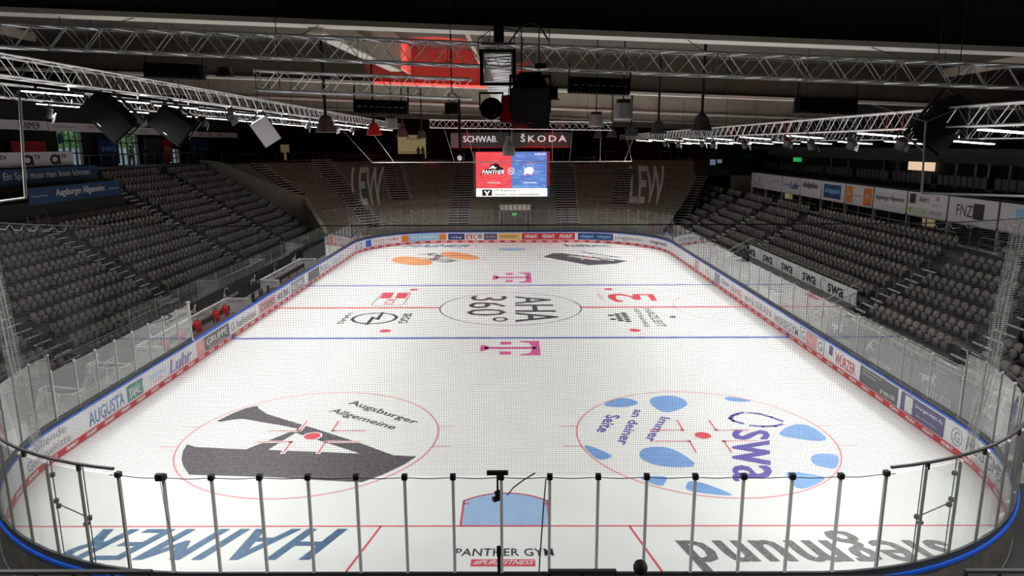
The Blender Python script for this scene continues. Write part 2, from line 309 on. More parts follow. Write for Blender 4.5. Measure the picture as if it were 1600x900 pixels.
# the white field between the two dark arms is open on the left, so the outline runs round it
A1 = [(-10.83,8.13),(-11.09,8.81),(-11.20,9.35),(-10.83,9.12),(-8.98,8.91),(-8.44,9.8),(-7.75,10.72),(-7.69,10.30),(-8.20,8.87),(-4.97,8.57),(-7.69,10.30),(-7.75,10.72),(-7.9,11.2),(-7.05,10.66),(-5.16,9.42),(-3.82,8.43),(-3.03,8.34),(-3.35,7.74),(-3.91,7.04),(-4.47,6.53),(-5.65,6.65),(-7.38,6.87),(-10.07,7.05),(-10.47,7.55)]
m_ = MB()
m_.poly([(-10.83,8.13),(-11.09,8.81),(-11.20,9.35),(-10.83,9.12),(-8.98,8.91),(-8.20,8.87),(-4.97,8.57),(-3.82,8.43),(-3.03,8.34),(-3.35,7.74),(-3.91,7.04),(-4.47,6.53),(-5.65,6.65),(-7.38,6.87),(-10.07,7.05),(-10.47,7.55)], Z1)
m_.poly([(-8.98,8.91),(-7.72,10.68),(-7.3,10.55),(-7.69,10.30),(-8.20,8.87)], Z1)
m_.poly([(-7.3,10.55),(-7.69,10.30),(-4.97,8.57),(-3.82,8.43),(-5.16,9.42),(-7.05,10.66)], Z1)
m_.poly([(-7.3,10.55),(-7.72,10.68),(-8.44,11.0),(-9.37,11.34),(-10.16,11.65),(-10.58,11.52),(-10.81,11.35),(-11.03,11.40),(-10.72,12.22),(-10.43,12.72),(-10.08,13.00),(-9.89,12.68),(-9.38,12.13),(-8.27,11.42),(-7.05,10.66)], Z1)
mark('newspaper_logo', m_, 'ice_dark')
m_ = MB(); text(m_, 'Augsburger', bil((-6.51,13.04),(-3.53,10.97),(-6.34,13.63),(-3.30,11.40), Z2), .012); text(m_, 'Allgemeine', bil((-7.12,12.25),(-4.28,10.48),(-6.84,12.72),(-4.02,10.90), Z2), .012); mark('newspaper_lettering', m_, 'ice_black')
# swa circle
DR=[[(3.80,13.02),(4.15,13.47),(4.70,13.80),(5.01,13.70),(5.32,13.20),(4.86,12.82),(4.40,12.73),(3.96,12.83)],[(5.71,13.42),(5.94,13.86),(6.49,14.04),(7.05,13.95),(7.29,13.15),(6.87,12.58),(6.11,12.08),(5.78,12.68)],[(8.78,13.54),(9.01,13.94),(9.45,13.73),(9.98,13.37),(9.31,13.28)],
[(9.67,10.03),(10.16,10.66),(10.69,11.02),(11.05,11.01),(11.30,10.57),(11.34,9.60),(10.82,9.48),(10.18,9.73)],[(10.04,8.11),(10.29,8.44),(10.72,8.54),(11.07,8.40),(11.01,8.11),(10.69,7.53),(10.49,7.36),(10.11,7.53),(9.99,7.79)],[(8.85,7.23),(9.43,7.11),(10.08,6.81),(9.40,6.24),(8.82,6.00),(8.76,6.47)],
[(2.63,9.24),(2.90,9.14),(3.32,8.68),(3.60,8.31),(3.09,7.98),(2.82,8.47)],[(4.44,8.47),(4.61,8.88),(5.02,9.09),(5.55,9.02),(5.92,8.53),(6.23,7.57),(5.44,7.48),(4.80,7.68),(4.47,8.07)],[(4.14,6.83),(4.60,6.92),(5.09,6.88),(4.92,6.48),(4.76,6.22),(4.40,6.48)],[(5.42,5.98),(5.52,6.36),(5.71,6.62),(6.08,6.45),(6.50,6.03),(6.83,5.64),(6.09,5.73)]]
def smooth_loop(p, it=2):
    for _ in range(it):
        q = []
        for i in range(len(p)):
            a, b = p[i], p[(i+1) % len(p)]; q += [(a[0]*.75+b[0]*.25, a[1]*.75+b[1]*.25), (a[0]*.25+b[0]*.75, a[1]*.25+b[1]*.75)]
        p = q
    return p
for p in DR: m_ = MB(); m_.poly(smooth_loop(p, 1), Z1); mark('blue_drop', m_, 'ice_sky')
m_ = MB(); stroke(m_, [(9.13,12.17),(8.85,12.02),(8.62,11.85),(8.46,11.59),(8.50,11.33),(8.78,11.08)], .16); stroke(m_, [(9.31,12.15),(9.73,12.02),(10.05,11.7),(10.33,11.29)], .14); stroke(m_, [(8.99,10.90),(9.43,10.80),(9.9,10.84),(10.23,11.02)], .14)
text(m_, 'swa', bil((8.20,10.50),(7.0,6.56),(9.55,10.47),(8.24,6.56), Z2), .045); mark('utility_logo', m_, 'ice_violet')
m_ = MB(); text(m_, 'Immer', bil((5.86,11.76),(4.80,9.55),(6.20,11.62),(5.20,9.40), Z2), .015); text(m_, 'an deiner', bil((4.98,12.50),(3.80,9.32),(5.34,12.44),(4.20,9.14), Z2), .015); text(m_, 'Seite', bil((3.80,11.96),(3.22,10.37),(4.36,11.90),(3.66,10.22), Z2), .015); mark('slogan_lettering', m_, 'ice_violet')
# end zone lettering
m_ = MB(); text(m_, 'HAIMER', bil((-4.28,3.86),(-10.95,3.86),(-4.62,2.42),(-11.45,2.42), Z2), .05, .25, 1.14); mark('machine_lettering', m_, 'ice_navy')
m_ = MB(); text(m_, 'siegmund', bil((11.3,3.75),(4.35,3.75),(11.9,1.85),(4.9,1.85), Z2), .042, 0, 1.14); mark('welding_lettering', m_, 'ice_grey')
m_ = MB(); text(m_, 'PANTHER GYM', bil((-1.27,2.58),(1.27,2.58),(-1.24,2.92),(1.24,2.92), Z2), .008, 0, 1.05); mark('gym_lettering', m_, 'ice_black')
m_ = MB(); rect(m_, -.83, .78, 2.14, 2.44, Z1); mark('fitness_panel', m_, 'ice_red'); m_ = MB(); text(m_, '#PUREFITNESS', bil((-.78,2.19),(.73,2.19),(-.75,2.39),(.76,2.39), Z3), .03, .3); mark('fitness_lettering', m_, 'ice')
m_ = MB(); text(m_, 'HAIMER', bil((-11.3,56.7),(-4.5,56.7),(-10.9,58.4),(-4.2,58.4), Z2), .05, .25); mark('machine_lettering', m_, 'ice_navy')
m_ = MB(); text(m_, 'hiltec', bil((5.5,56.7),(10.2,56.7),(5.3,58.5),(10.0,58.5), Z2), .06, 0); mark('far_lettering', m_, 'ice_grey')
# centre
m_ = MB(); text(m_, 'AHA', bil((.30,33.3),(.30,26.3),(2.66,33.3),(2.95,26.3), Z2), .02); mark('centre_lettering', m_, 'ice_black')
m_ = MB(); text(m_, '360°', bil((-2.75,33.4),(-2.75,26.4),(-.12,33.4),(-.12,26.4), Z2), .0); mark('centre_lettering', m_, 'ice_black')
# T logos
for (x0, x1, ya, yb) in ((-1.5, 1.55, 19.7, 22.25), (-1.45, 1.56, 38.1, 42.4)):
    yc = (ya+yb)/2; h = yb-ya; m_ = MB(); X = lambda t: x0+(x1-x0)*t; Y = lambda t: ya+h*t
    rect(m_, X(.07), X(.93), Y(.43), Y(.57)); m_.poly([(X(0), Y(.28)), (X(.08), Y(.3)), (X(.14), Y(.43)), (X(.14), Y(.57)), (X(.08), Y(.7)), (X(0), Y(.72))], Z1)
    m_.poly([(X(.92), Y(.0)), (X(1), Y(0)), (X(1), Y(1)), (X(.92), Y(1)), (X(.66), Y(1)), (X(.66), Y(.95)), (X(.82), Y(.85)), (X(.88), Y(.57)), (X(.88), Y(.43)), (X(.82), Y(.15)), (X(.66), Y(.05)), (X(.66), Y(0))], Z1)
    rect(m_, X(.33), X(.52), Y(.75), Y(.95)); rect(m_, X(.33), X(.52), Y(.05), Y(.25)); mark('telecom_logo', m_, 'ice_magenta')
# neutral zone logos
m_ = MB(); m_.poly([(-8.95,32.80),(-8.96,34.60),(-8.25,34.66),(-8.17,32.79)], Z1); m_.poly([(-7.96,34.59),(-7.13,34.47),(-7.16,32.77),(-7.89,32.82)], Z1); text(m_, 'ICI', bil((-8.35,32.5),(-8.35,31.0),(-7.7,32.5),(-7.7,31.0), Z2), .02); mark('box_logo', m_, 'ice_red')
m_ = MB(); stroke(m_, [(-9.10,30.82),(-9.06,33.24),(-9.01,34.60),(-7.22,34.73),(-7.03,34.26),(-7.01,31.07),(-7.14,30.61),(-8.63,30.54),(-9.10,30.82)], .05); mark('box_outline', m_, 'ice_black')
m_ = MB(); n = 48
for i in range(n):
    a, b = 2*math.pi*i/n, 2*math.pi*(i+1)/n; e = lambda t, k: (-8.18+1.33*k*math.cos(t), 27.28+1.33*k*math.sin(t), Z1); m_.q(e(a, .9), e(a, 1.05), e(b, 1.05), e(b, .9))
m_.poly([(-8.44,25.73),(-8.43,27.72),(-8.08,27.32),(-8.02,28.87),(-7.86,28.80),(-7.82,26.77),(-8.20,27.16),(-8.24,25.69)], Z2)
text(m_, 'HAAS', bil((-10.1,28.64),(-10.15,25.9),(-9.74,28.64),(-9.76,25.9), Z2), .01); text(m_, 'SEGG', bil((-6.56,28.5),(-6.6,26.1),(-6.05,28.5),(-6.05,26.1), Z2), .05); mark('lightning_logo', m_, 'ice_black')
m_ = MB(); m_.poly([(6.60,33.14),(6.77,33.75),(7.21,34.06),(7.66,34.05),(8.11,33.53),(8.35,33.11),(8.44,33.94),(9.86,33.92),(9.78,31.90),(9.37,31.85),(9.42,33.51),(8.86,33.58),(8.79,32.31),(8.50,32.02),(8.24,32.21),(8.11,33.01),(7.58,33.53),(7.27,33.54),(7.12,32.82),(7.18,32.03),(7.52,31.84),(7.36,31.49),(6.98,31.50),(6.68,32.43)], Z1); mark('red_curl_logo', m_, 'ice_red')
m_ = MB(); text(m_, 'joker', bil((5.85,34.1),(6.0,31.6),(6.25,34.1),(6.4,31.6), Z2)); mark('small_lettering', m_, 'ice_pale_red')
m_ = MB()
for x, y in [(6.96,28.36),(6.53,28.12),(6.12,27.83),(6.97,27.87),(6.54,27.63),(6.97,27.39),(6.54,27.12),(6.96,26.87),(6.13,26.88),(6.54,26.61),(6.94,26.38)]: disc(m_, x, y, .2, Z1, 16)
disc(m_, 9.8, 27.4, .2, Z1, 16); text(m_, 'HAZLEIT', bil((8.4,29.5),(8.43,25.05),(8.9,29.5),(8.95,25.1), Z2)); text(m_, 'GETRÄNKE', bil((7.79,29.5),(7.70,25.06),(8.15,29.5),(8.06,25.06), Z2)); mark('dotted_logo', m_, 'ice_black')
# far circles
m_ = MB(); m_.poly(smooth_loop([(-11.01,49.26),(-10.62,50.91),(-8.93,50.59),(-7.22,48.74),(-6.90,46.59),(-7.57,45.79),(-9.47,46.47),(-10.70,47.93)]), Z1); mark('orange_oval', m_, 'ice_orange')
m_ = MB(); m_.poly(smooth_loop([(-7.04,53.19),(-5.94,53.78),(-4.28,52.43),(-3.04,50.48),(-2.90,49.28),(-3.45,48.58),(-5.39,49.33),(-6.59,51.02)]), Z1); mark('orange_oval', m_, 'ice_orange')
m_ = MB(); text(m_, 'JOB', bil((-9.1,52.2),(-6.9,50.0),(-7.4,53.0),(-6.3,50.6), Z2), .06); text(m_, 'AKTIV', bil((-8.1,49.4),(-5.9,46.9),(-6.9,50.0),(-4.5,48.3), Z2), .06); mark('oval_lettering', m_, 'ice_black')
m_ = MB(); m_.poly([(2.9,50.37),(3.84,52.4),(4.76,52.5),(10.34,47.9),(9.07,46.5),(6.62,45.8),(6.15,46.35)], Z1, holes=[[(5.2,50.8),(5.6,51.0),(8.2,48.6),(7.7,48.2)], [(7.9,49.2),(8.3,49.2),(9.3,48.1),(9.0,47.9)]]); mark('newspaper_logo', m_, 'ice_dark')
m_ = MB(); text(m_, 'Augsburger', bil((6.3,53.1),(9.9,49.3),(6.9,53.7),(10.4,49.9), Z2), .012); mark('newspaper_lettering', m_, 'ice_black')
m_ = MB(); text(m_, 'PENNY', bil((-1.1,57.5),(.9,57.5),(-1.1,58.0),(.9,58.0), Z2), .03); mark('small_lettering', m_, 'ice_pale_red')
# ------------------------------------------------------------------ boards
brd = thing('rink_boards', 'white advertising boards with blue cap and red kick plate round the ice', 'rink boards')
m_ = MB(); strip(m_, 0, PER, .0, -.04, .0, 1.07); m_.build('board_panel', 'board_white', brd)
m_ = MB(); strip(m_, 0, PER, .11, -.04, .11, 1.07); m_.build('board_back', 'concrete_dark', brd)
m_ = MB(); strip(m_, 0, PER, -.02, 1.07, -.02, 1.15); strip(m_, 0, PER, -.02, 1.15, .14, 1.15); strip(m_, 0, PER, .14, 1.07, .14, 1.15); m_.build('cap_rail', 'board_blue', brd)
m_ = MB(); strip(m_, 0, PER, -.015, .01, -.015, .24); strip(m_, 0, PER, -.015, .24, 0, .24); m_.build('kick_plate', 'kick_red', brd)
def badmap(s0, s1, z0, z1, off=-.012):
    def g(u, v): x, y = bp(s0+(s1-s0)*u, off); return (x, y, z0+(z1-z0)*v)
    return g
m_ = MB(); n = int(PER/1.12)
for i in range(n):
    s = PER-i*PER/n; text(m_, 'PENNY.', badmap(s, s-.68, .06, .20, -.02), .09, .25)
m_.build('kick_plate_lettering', 'kick_white', brd)
for s0 in (SEG[0][3]+QA+22.86-8.5, 13+QA+37.14-8.5, 13+2*QA+43+13+QA+51.5-22.86, 13+2*QA+43+13+QA+51.5-37.14):
    m_ = MB(); strip(m_, s0-.15, s0+.15, -.024, .01, -.024, .24); m_.build('blue_line_mark', 'board_blue', brd)
def panel(s0, s1, z0, z1, m, name='advert_panel', off=-.006):
    m_ = MB(); strip(m_, s0, s1, off, z0, off, z1); m_.build(name, m, brd)
def btext(s, s0, s1, z0, z1, m, bold=.0, shear=0, name='advert_lettering'):
    m_ = MB(); text(m_, s, badmap(s0, s1, z0, z1), bold, shear); m_.build(name, m, brd)
btext('rollende', 153.7, 151.75, .72, 1.0, 'text_grey'); btext('Gemüsekiste', 154.1, 151.6, .33, .64, 'text_grey')
btext('AUGUSTA', 150.5, 148.2, .34, .86, 'ad_blue_text', .01); btext('Brauhaus', 149.6, 148.4, .27, .33, 'text_grey'); panel(148.0, 146.8, .30, .95, 'ad_teal'); btext('DIAL', 147.8, 147.0, .42, .8, 'board_white', .03)
btext('STADTWERKE', 146.3, 144.9, .62, .78, 'sky'); btext('AUGSBURG', 146.0, 145.2, .4, .52, 'pink')
btext('Luhr', 144.6, 142.4, .32, .92, 'lilac', .06, .25); panel(141.9, 141.0, .28, .98, 'pink'); panel(141.0, 138.0, .28, .98, 'ad_grey'); btext('GRUPPE', 140.8, 138.3, .5, .85, 'pale_grey', .03); btext('Sicherheit', 140.6, 138.6, .34, .44, 'pale_grey')
btext('G hallenbau', 137.8, 134.1, .4, .85, 'text_grey', .03); panel(133.6, 130.6, .3, .98, 'pink'); btext('COSMO', 133.3, 130.9, .42, .82, 'ad_grey', .03); btext('HOLZBAU', 130.3, 127.9, .4, .85, 'ad_purple', .03); panel(127.5, 124.5, .28, .98, 'text_grey'); btext('KLIMA', 127.2, 124.8, .42, .82, 'board_white', .03)
panel(123.5, 120.5, .28, .98, 'ad_grey'); btext('PULL', 120.2, 117.5, .4, .85, 'ad_purple'); btext('Werk', 116.5, 113, .4, .85, 'sky')
btext('HORSEGYM', 42.8, 39.5, .34, .80, 'text_grey', .01); panel(39.3, 36.4, .28, 1.0, 'ad_grey'); panel(39.24, 36.46, .31, .97, 'board_white', off=-.009)
m_ = MB(); strip(m_, 38.5, 37.2, -.012, .34, -.012, .94); m_.build('advert_panel', 'pink', brd)
btext('G', 39.1, 38.6, .42, .86, 'ad_grey'); btext('G', 37.1, 36.6, .42, .86, 'ad_grey')
btext('WÜRZER', 35.2, 33.3, .34, .95, 'sign_red', .01); panel(35.9, 35.5, .55, .98, 'ad_purple')
panel(32.9, 29.9, .27, 1.0, 'ad_grey'); btext('gruppe20', 31.2, 30.1, .36, .60, 'board_white', .01); btext('Hausverwaltung', 32.6, 31.2, .85, .93, 'pale_grey'); btext('Immobilien', 32.6, 31.5, .70, .78, 'pale_grey')
panel(29.7, 26.95, .27, 1.0, 'ad_purple'); panel(29.4, 28.9, .33, .95, 'pale_grey', off=-.009); btext('buergerstein.de', 28.7, 27.05, .68, .86, 'board_white', .01); btext('Beton Mauer Pflaster', 28.6, 27.3, .42, .50, 'pale_grey')
m_ = MB()
for i in range(32):
    a, b = 2*math.pi*i/32, 2*math.pi*(i+1)/32; g = lambda t, r: (*bp(26.25-r*math.cos(t), -.012), .63+r*math.sin(t)); m_.q(g(a, .27), g(a, .30), g(b, .30), g(b, .27))
m_.build('advert_emblem', 'text_grey', brd); btext('G', 26.4, 26.1, .45, .82, 'text_grey')
btext('HUG GMBH', 25.7, 22.9, .46, .92, 'ad_grey'); btext('AUDIO CONSULTING', 25.4, 22.9, .28, .38, 'text_grey')
# far boards
panel(105.9, 105.0, .30, .98, 'board_blue'); btext('A. D.', 108.2, 106.4, .35, .9, 'ad_purple'); btext('Da muss Europa', 104.6, 102.6, .62, .86, 'sign_red'); btext('Dienstleistung', 104.4, 102.8, .36, .5, 'sign_red'); btext('Lober', 102.5, 101.3, .6, .9, 'sign_red', .03)
panel(101.05, 100.25, .30, .98, 'orange'); panel(100.25, 96.9, .30, 1.0, 'sky'); btext('WOHNBAU', 100.0, 97.1, .48, .84, 'board_white', .04); panel(96.9, 96.2, .3, .98, 'orange')
panel(96.0, 94.25, .30, .98, 'navy'); btext('wbg', 95.7, 94.6, .45, .7, 'board_white'); btext('EYC', 94.1, 92.9, .36, .92, 'sign_red', .06); panel(92.85, 92.4, .45, .92, 'text_grey')
panel(92.2, 90.8, .30, .98, 'ad_purple'); btext('METZGER', 92.0, 91.0, .55, .72, 'yellow', .03); panel(90.7, 88.35, .30, 1.0, 'yellow'); btext('SCHUBERT', 90.5, 88.6, .52, .78, 'ad_grey', .03)
panel(88.2, 82.55, .30, 1.0, 'sign_red')
for k in range(3): btext('PENNY.', 87.9-k*1.85, 86.5-k*1.85, .46, .84, 'board_white', .07, .25)
panel(82.25, 78.5, .30, 1.0, 'navy'); btext('scheppach', 82.0, 80.55, .42, .86, 'sky', .04); btext('scheppach', 80.2, 78.7, .42, .86, 'sky', .04)
btext('jung|bauten', 78.3, 74.9, .38, .86, 'ad_grey'); btext('siegmund', 73.9, 70.9, .40, .88, 'ad_grey', .05); panel(60.7, 59.4, .3, .98, 'pink'); panel(57.6, 55.8, .3, .98, 'pale_grey'); btext('allgäu', 57.4, 56.0, .4, .8, 'pink')
panel(55.0, 53.6, .3, .98, 'text_grey'); btext('Optik', 53.2, 51.4, .4, .85, 'ad_purple'); btext('BRAND', 50.9, 48.6, .4, .85, 'pink', .02); btext('m+k', 48, 46.2, .4, .85, 'text_grey', .02); btext('KRAN', 45.9, 43.4, .4, .85, 'text_grey')
m_ = MB()
for i, s in enumerate(np.arange(22.0, 38.0, 1.9)):
    text(m_, 'CARNOLDS', badmap(s+.7, s-.5, 1.185, 1.27, .02), .03)
m_.build('glass_base_lettering', 'text_grey', brd)
# ------------------------------------------------------------------ protective glass
def glazing(label, s0, s1, top, pane, post_w, gm, step=1.0, base=True, caps=False, first=0):
    g = thing('protective_glass', label, 'glass barrier'); n = max(1, round((s1-s0)/step)); w = (s1-s0)/n
    if base: m_ = MB(); strip(m_, s0, s1, .03, 1.15, .03, 1.32); strip(m_, s0, s1, .09, 1.15, .09, 1.32); strip(m_, s0, s1, .03, 1.32, .09, 1.32); m_.build('base_rail', 'glass_base', g)
    for i in range(n):
        a, b = s0+i*w, s0+(i+1)*w; m_ = MB(); k = 2
        for j in range(k):
            c0, c1 = a+(b-a)*j/k, a+(b-a)*(j+1)/k
            A, B, C_, E_ = bp(c0, .054), bp(c1, .054), bp(c1, .066), bp(c0, .066)
            m_.raw([(*A, 1.32), (*B, 1.32), (*C_, 1.32), (*E_, 1.32), (*A, top), (*B, top), (*C_, top), (*E_, top)], [(0, 1, 5, 4), (2, 3, 7, 6), (4, 5, 6, 7)])
        m_.build('glass_pane', gm, g)
    for i in range(n+1):
        s = s0+i*w; x, y = bp(s, .06); x2, y2 = bp(s+.01, .06); rz = math.atan2(y2-y, x2-x)
        pp = MB().box((x, y, (1.2+top)/2), (post_w, .05, top-1.2), rz).build('post', pane, g)
        if caps: MB().box((x, y, top+.02), (post_w*1.9, .1, .11), rz).build('post_cap', 'black', pp)
        else: MB().box((x, y, top+.02), (post_w*1.3, .06, .05), rz).build('post_cap', 'white', pp)
    return g
glazing('tall clear glass wall with grey posts along near end of the ice', -1.5, 14.5, 3.50, 'aluminium', .06, 'glass_clear', .99, caps=True)
glazing('tall glass curving round near right corner of the rink', 14.5, 26.35, 3.50, 'steel', .04, 'glass_side', .98)
glazing('tall glass curving round near left corner of the rink', PER-13.35, PER-1.5, 3.50, 'steel', .04, 'glass_side', .98)
glazing('long row of lower glass panes along the right side boards', 26.4, 69.0, 2.92, 'pale_post', .035, 'glass_side', 1.8)
SL = 13+2*QA+43+13+QA
glazing('lower glass panes beside the goal cages on the left side boards', SL+51.5-18.45, SL+42.95, 2.92, 'pale_post', .05, 'glass_side', 1.2)
glazing('glass panes on the left side boards beyond the far bench', SL+.5, SL+51.5-42.4, 2.92, 'pale_post', .05, 'glass_side', 1.2)
glazing('tall glass screen along the far end behind the goal line', 69.6, SL+.4, 3.54, 'steel', .04, 'glass_clear', 1.22)
# black tubular rail on top of the corner glass
for (sa, sb, lab) in ((PER-14, PER-1.6, 'thick black tube rail on top of the left corner glass'), (14.6, 27.2, 'thick black tube rail on top of the right corner glass')):
    t = thing('glass_top_rail', lab, 'rail'); pts = [(*bp(sa+(sb-sa)*i/24, .06), 3.64) for i in range(25)]
    MB().tube(pts, .035, 8).build('tube', 'black', t)
    for i in range(7):
        s = sa+(sb-sa)*(i+.5)/7; x, y = bp(s, .06); MB().box((x, y, 3.57), (.07, .07, .16), 0).build('clamp', 'black', t)
# ------------------------------------------------------------------ stands
LX0, LZ0, RX0, RZ0 = 19.8, .15, 17.7, .86
def stand(side, x0, z0, kmax, y0, y1, k0=0, yend=None, name='concrete_stand', lab=None):
    m_ = MB()
    for k in range(k0, kmax+1):
        xa = side*(x0+.85*k-.6); xb = side*(x0+.85*k+.25); z = z0+.52*k; zt = z+.52 if k < kmax else z
        ya, yb = y0, (yend(abs(xb)) if yend else y1)
        zb = z-.52 if k > k0 else -.05
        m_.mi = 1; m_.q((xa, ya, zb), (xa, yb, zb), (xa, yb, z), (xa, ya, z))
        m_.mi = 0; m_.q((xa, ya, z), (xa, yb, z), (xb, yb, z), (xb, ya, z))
        m_.q((xa, ya, -.05), (xb, ya, -.05), (xb, ya, z), (xa, ya, z)); m_.q((xa, yb, -.05), (xb, yb, -.05), (xb, yb, z), (xa, yb, z))
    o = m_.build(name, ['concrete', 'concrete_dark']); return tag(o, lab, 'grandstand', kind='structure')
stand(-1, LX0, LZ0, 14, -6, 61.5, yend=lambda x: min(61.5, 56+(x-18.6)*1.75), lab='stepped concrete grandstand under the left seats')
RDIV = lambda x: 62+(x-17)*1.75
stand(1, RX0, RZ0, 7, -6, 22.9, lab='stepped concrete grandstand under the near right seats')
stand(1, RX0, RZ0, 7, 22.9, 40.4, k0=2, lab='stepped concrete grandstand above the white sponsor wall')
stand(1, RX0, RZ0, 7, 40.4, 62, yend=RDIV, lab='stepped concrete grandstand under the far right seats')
struct(MB().bb(-37, -32.3, -20, 62, 7.2, 8.4).build('concourse_floor', 'concrete_dark'))
struct(MB().bb(23.9, 34, -20, 62, 4.0, 4.5).build('box_floor', 'concrete_dark'))
# seats ---------------------------------------------------------------
def shell(w, h, t, n=14, sq=3.0, taper=.0, bulge=.02):
    v = []; f = []
    for side, off, sc in ((0, 0, 1.0), (1, t, .90)):
        for j in range(n):
            a = 2*math.pi*j/n; c, s = math.cos(a), math.sin(a)
            y = math.copysign(abs(c)**(2/sq), c)*w/2*sc; z = math.copysign(abs(s)**(2/sq), s)*h/2*sc; y *= 1-taper*(.5-z/h)
            v.append((off, y, z+h/2))
    v += [(-bulge*.3, 0, h/2), (t+bulge, 0, h/2)]
    for j in range(n):
        k = (j+1) % n; f.append((j, k, n+k, n+j)); f.append((2*n, k, j)); f.append((2*n+1, n+j, n+k))
    return np.array(v), f
BV, BF = shell(.47, .47, .05, taper=.22); BV[:, 2] += .40; BV[:, 0] += -.02-(BV[:, 2]-.4)*.18
PV, PF = shell(.42, .36, .06, sq=2.4, bulge=.03); PV[:, 2] += .26; PV[:, 0] += .07+(PV[:, 2]-.26)*.10
def npmesh(name, v, f, m, smooth=True):
    me = bpy.data.meshes.new(name); me.from_pydata(v.tolist(), [], f); me.materials.append(M[m])
    if smooth: me.polygons.foreach_set('use_smooth', [True]*len(me.polygons))
    me.update(); return me
me_back, me_pan = npmesh('backrest', BV, BF, 'seat_grey_light'), npmesh('seat_pan', PV, PF, 'seat_grey')
br_ = MB().bb(-.05, .09, -.03, .03, .22, .44).bb(-.06, -.02, -.2, .2, .30, .36); ob = br_.build('bracket', 'black'); me_br = ob.data; bpy.data.objects.remove(ob)
PV2 = PV.copy()  # an unfolded pan, lying flat
PV2 = np.stack([PV[:, 2]-.26+.06, PV[:, 1], .44-(PV[:, 0]-.07)], 1); me_open = npmesh('seat_pan', PV2, PF, 'seat_grey')
LA = [17.25, 27.95, 40.3, 50.6, 60.2]; LKMIN = 3; RA = [13.9, 22.3, 41.2, 49.6, 58.2, 64.5]
def near_aisle(y, A): return min(abs(y-a) for a in A)
seats = []
for side, x0, z0, A, K, nm in ((-1, LX0, LZ0, LA, 14, 'left'), (1, RX0, RZ0, RA, 7, 'right')):
    for k in range(K+1):
        x = x0+.85*k; edges = [0.4]+A
        yend = min(61.2, 55.6+(x-18.6)*1.75) if side < 0 else RDIV(x)-1.6
        edges = [e for e in edges if e < yend]+[yend+.85]
        for bi in range(len(edges)-1):
            a, b = edges[bi]+.85, edges[bi+1]-.85
            if bi == 0: a = edges[0]
            if side > 0 and k < 2 and a > 22 and b < 41: continue
            if side < 0 and k >= 10 and a < 39.6:   # media tribune stands here
                if b < 26 or a < 39: 
                    if not (bi == 0 and k < 12 and False): continue
            if side > 0 and k == 7 and bi in (0, 1): b -= 1.5
            n = int((b-a)/.56); 
            if n < 1: continue
            st = (b-a)/n
            for j in range(n):
                y = b-st*(j+.5) if True else 0
                seats.append((side, k, bi, j, n, x*side, y, z0+.52*k, nm))
inview = []
for i, s in enumerate(seats):
    u, v, d_ = proj((s[5], s[6], s[7]+.6))
    if -15 < u < 1615 and -10 < v < 910: inview.append((d_, i))
inview.sort(); chosen = [i for _, i in inview[:300]]; cs = set(chosen)
BN = {'left': ['nearest block', 'block above dugouts', 'third block', 'fourth block', 'fifth block', 'last block'], 'right': ['nearest block', 'second block', 'block above sponsor wall', 'fourth block', 'fifth block', 'sixth block', 'last block']}
ORD = ['front', 'second', 'third', 'fourth', 'fifth', 'sixth', 'seventh', 'eighth', 'ninth', 'tenth', 'eleventh', 'twelfth', 'thirteenth', 'fourteenth', 'fifteenth']
OPEN = {(-1, 1, 1, 9), (-1, 2, 1, 6), (-1, 2, 1, 8), (-1, 5, 2, 3), (-1, 4, 2, 1), (-1, 1, 2, 2)}
NTH = lambda n: '%d%s' % (n, 'th' if 10 <= n % 100 <= 20 else {1: 'st', 2: 'nd', 3: 'rd'}.get(n % 10, 'th'))
proto = {}
for i in chosen:
    side, k, bi, j, n, x, y, z, nm = seats[i]
    lab = 'grey seat, %s stand, %s row, %s, %s from its far end' % (nm, ORD[k], BN[nm][bi], NTH(j+1))
    r = thing('stadium_seat', lab, 'seat', (x, y, z), (0, 0, 0 if side < 0 else math.pi), 'grey seats in the %s stand' % nm)
    for nme, me in (('backrest', me_back), ('seat_pan', me_open if (side, k, bi, j) in OPEN else me_pan), ('bracket', me_br)):
        c = bpy.data.objects.new(nme, me); COL.objects.link(c); c.parent = r
for sd, nm, lab in ((-1, 'left', 'rows of grey folding seats filling the rest of the left stand'), (1, 'right', 'rows of grey folding seats filling the rest of the right stand')):
    V = []; F = []; MI = []; off = 0
    for i, s in enumerate(seats):
        if i in cs or s[0] != sd: continue
        for mi, (vv, ff) in enumerate(((BV, BF), (PV, PF))):
            w = vv*np.array([-sd, -sd, 1]) + np.array([s[5], s[6], s[7]]); V.append(w); F += [tuple(a+off for a in f) for f in ff]; MI += [mi]*len(ff); off += len(vv)
    me = bpy.data.meshes.new('stadium_seating'); me.from_pydata(np.concatenate(V).tolist(), [], F); me.materials.append(M['seat_grey_light']); me.materials.append(M['seat_grey'])
    me.polygons.foreach_set('material_index', MI); me.polygons.foreach_set('use_smooth', [True]*len(F)); me.update()
    tag(bpy.data.objects.new('stadium_seating', me), lab, 'seats', kind='stuff'); COL.objects.link(bpy.data.objects[-1] if False else [o for o in bpy.data.objects if o.data == me][0])
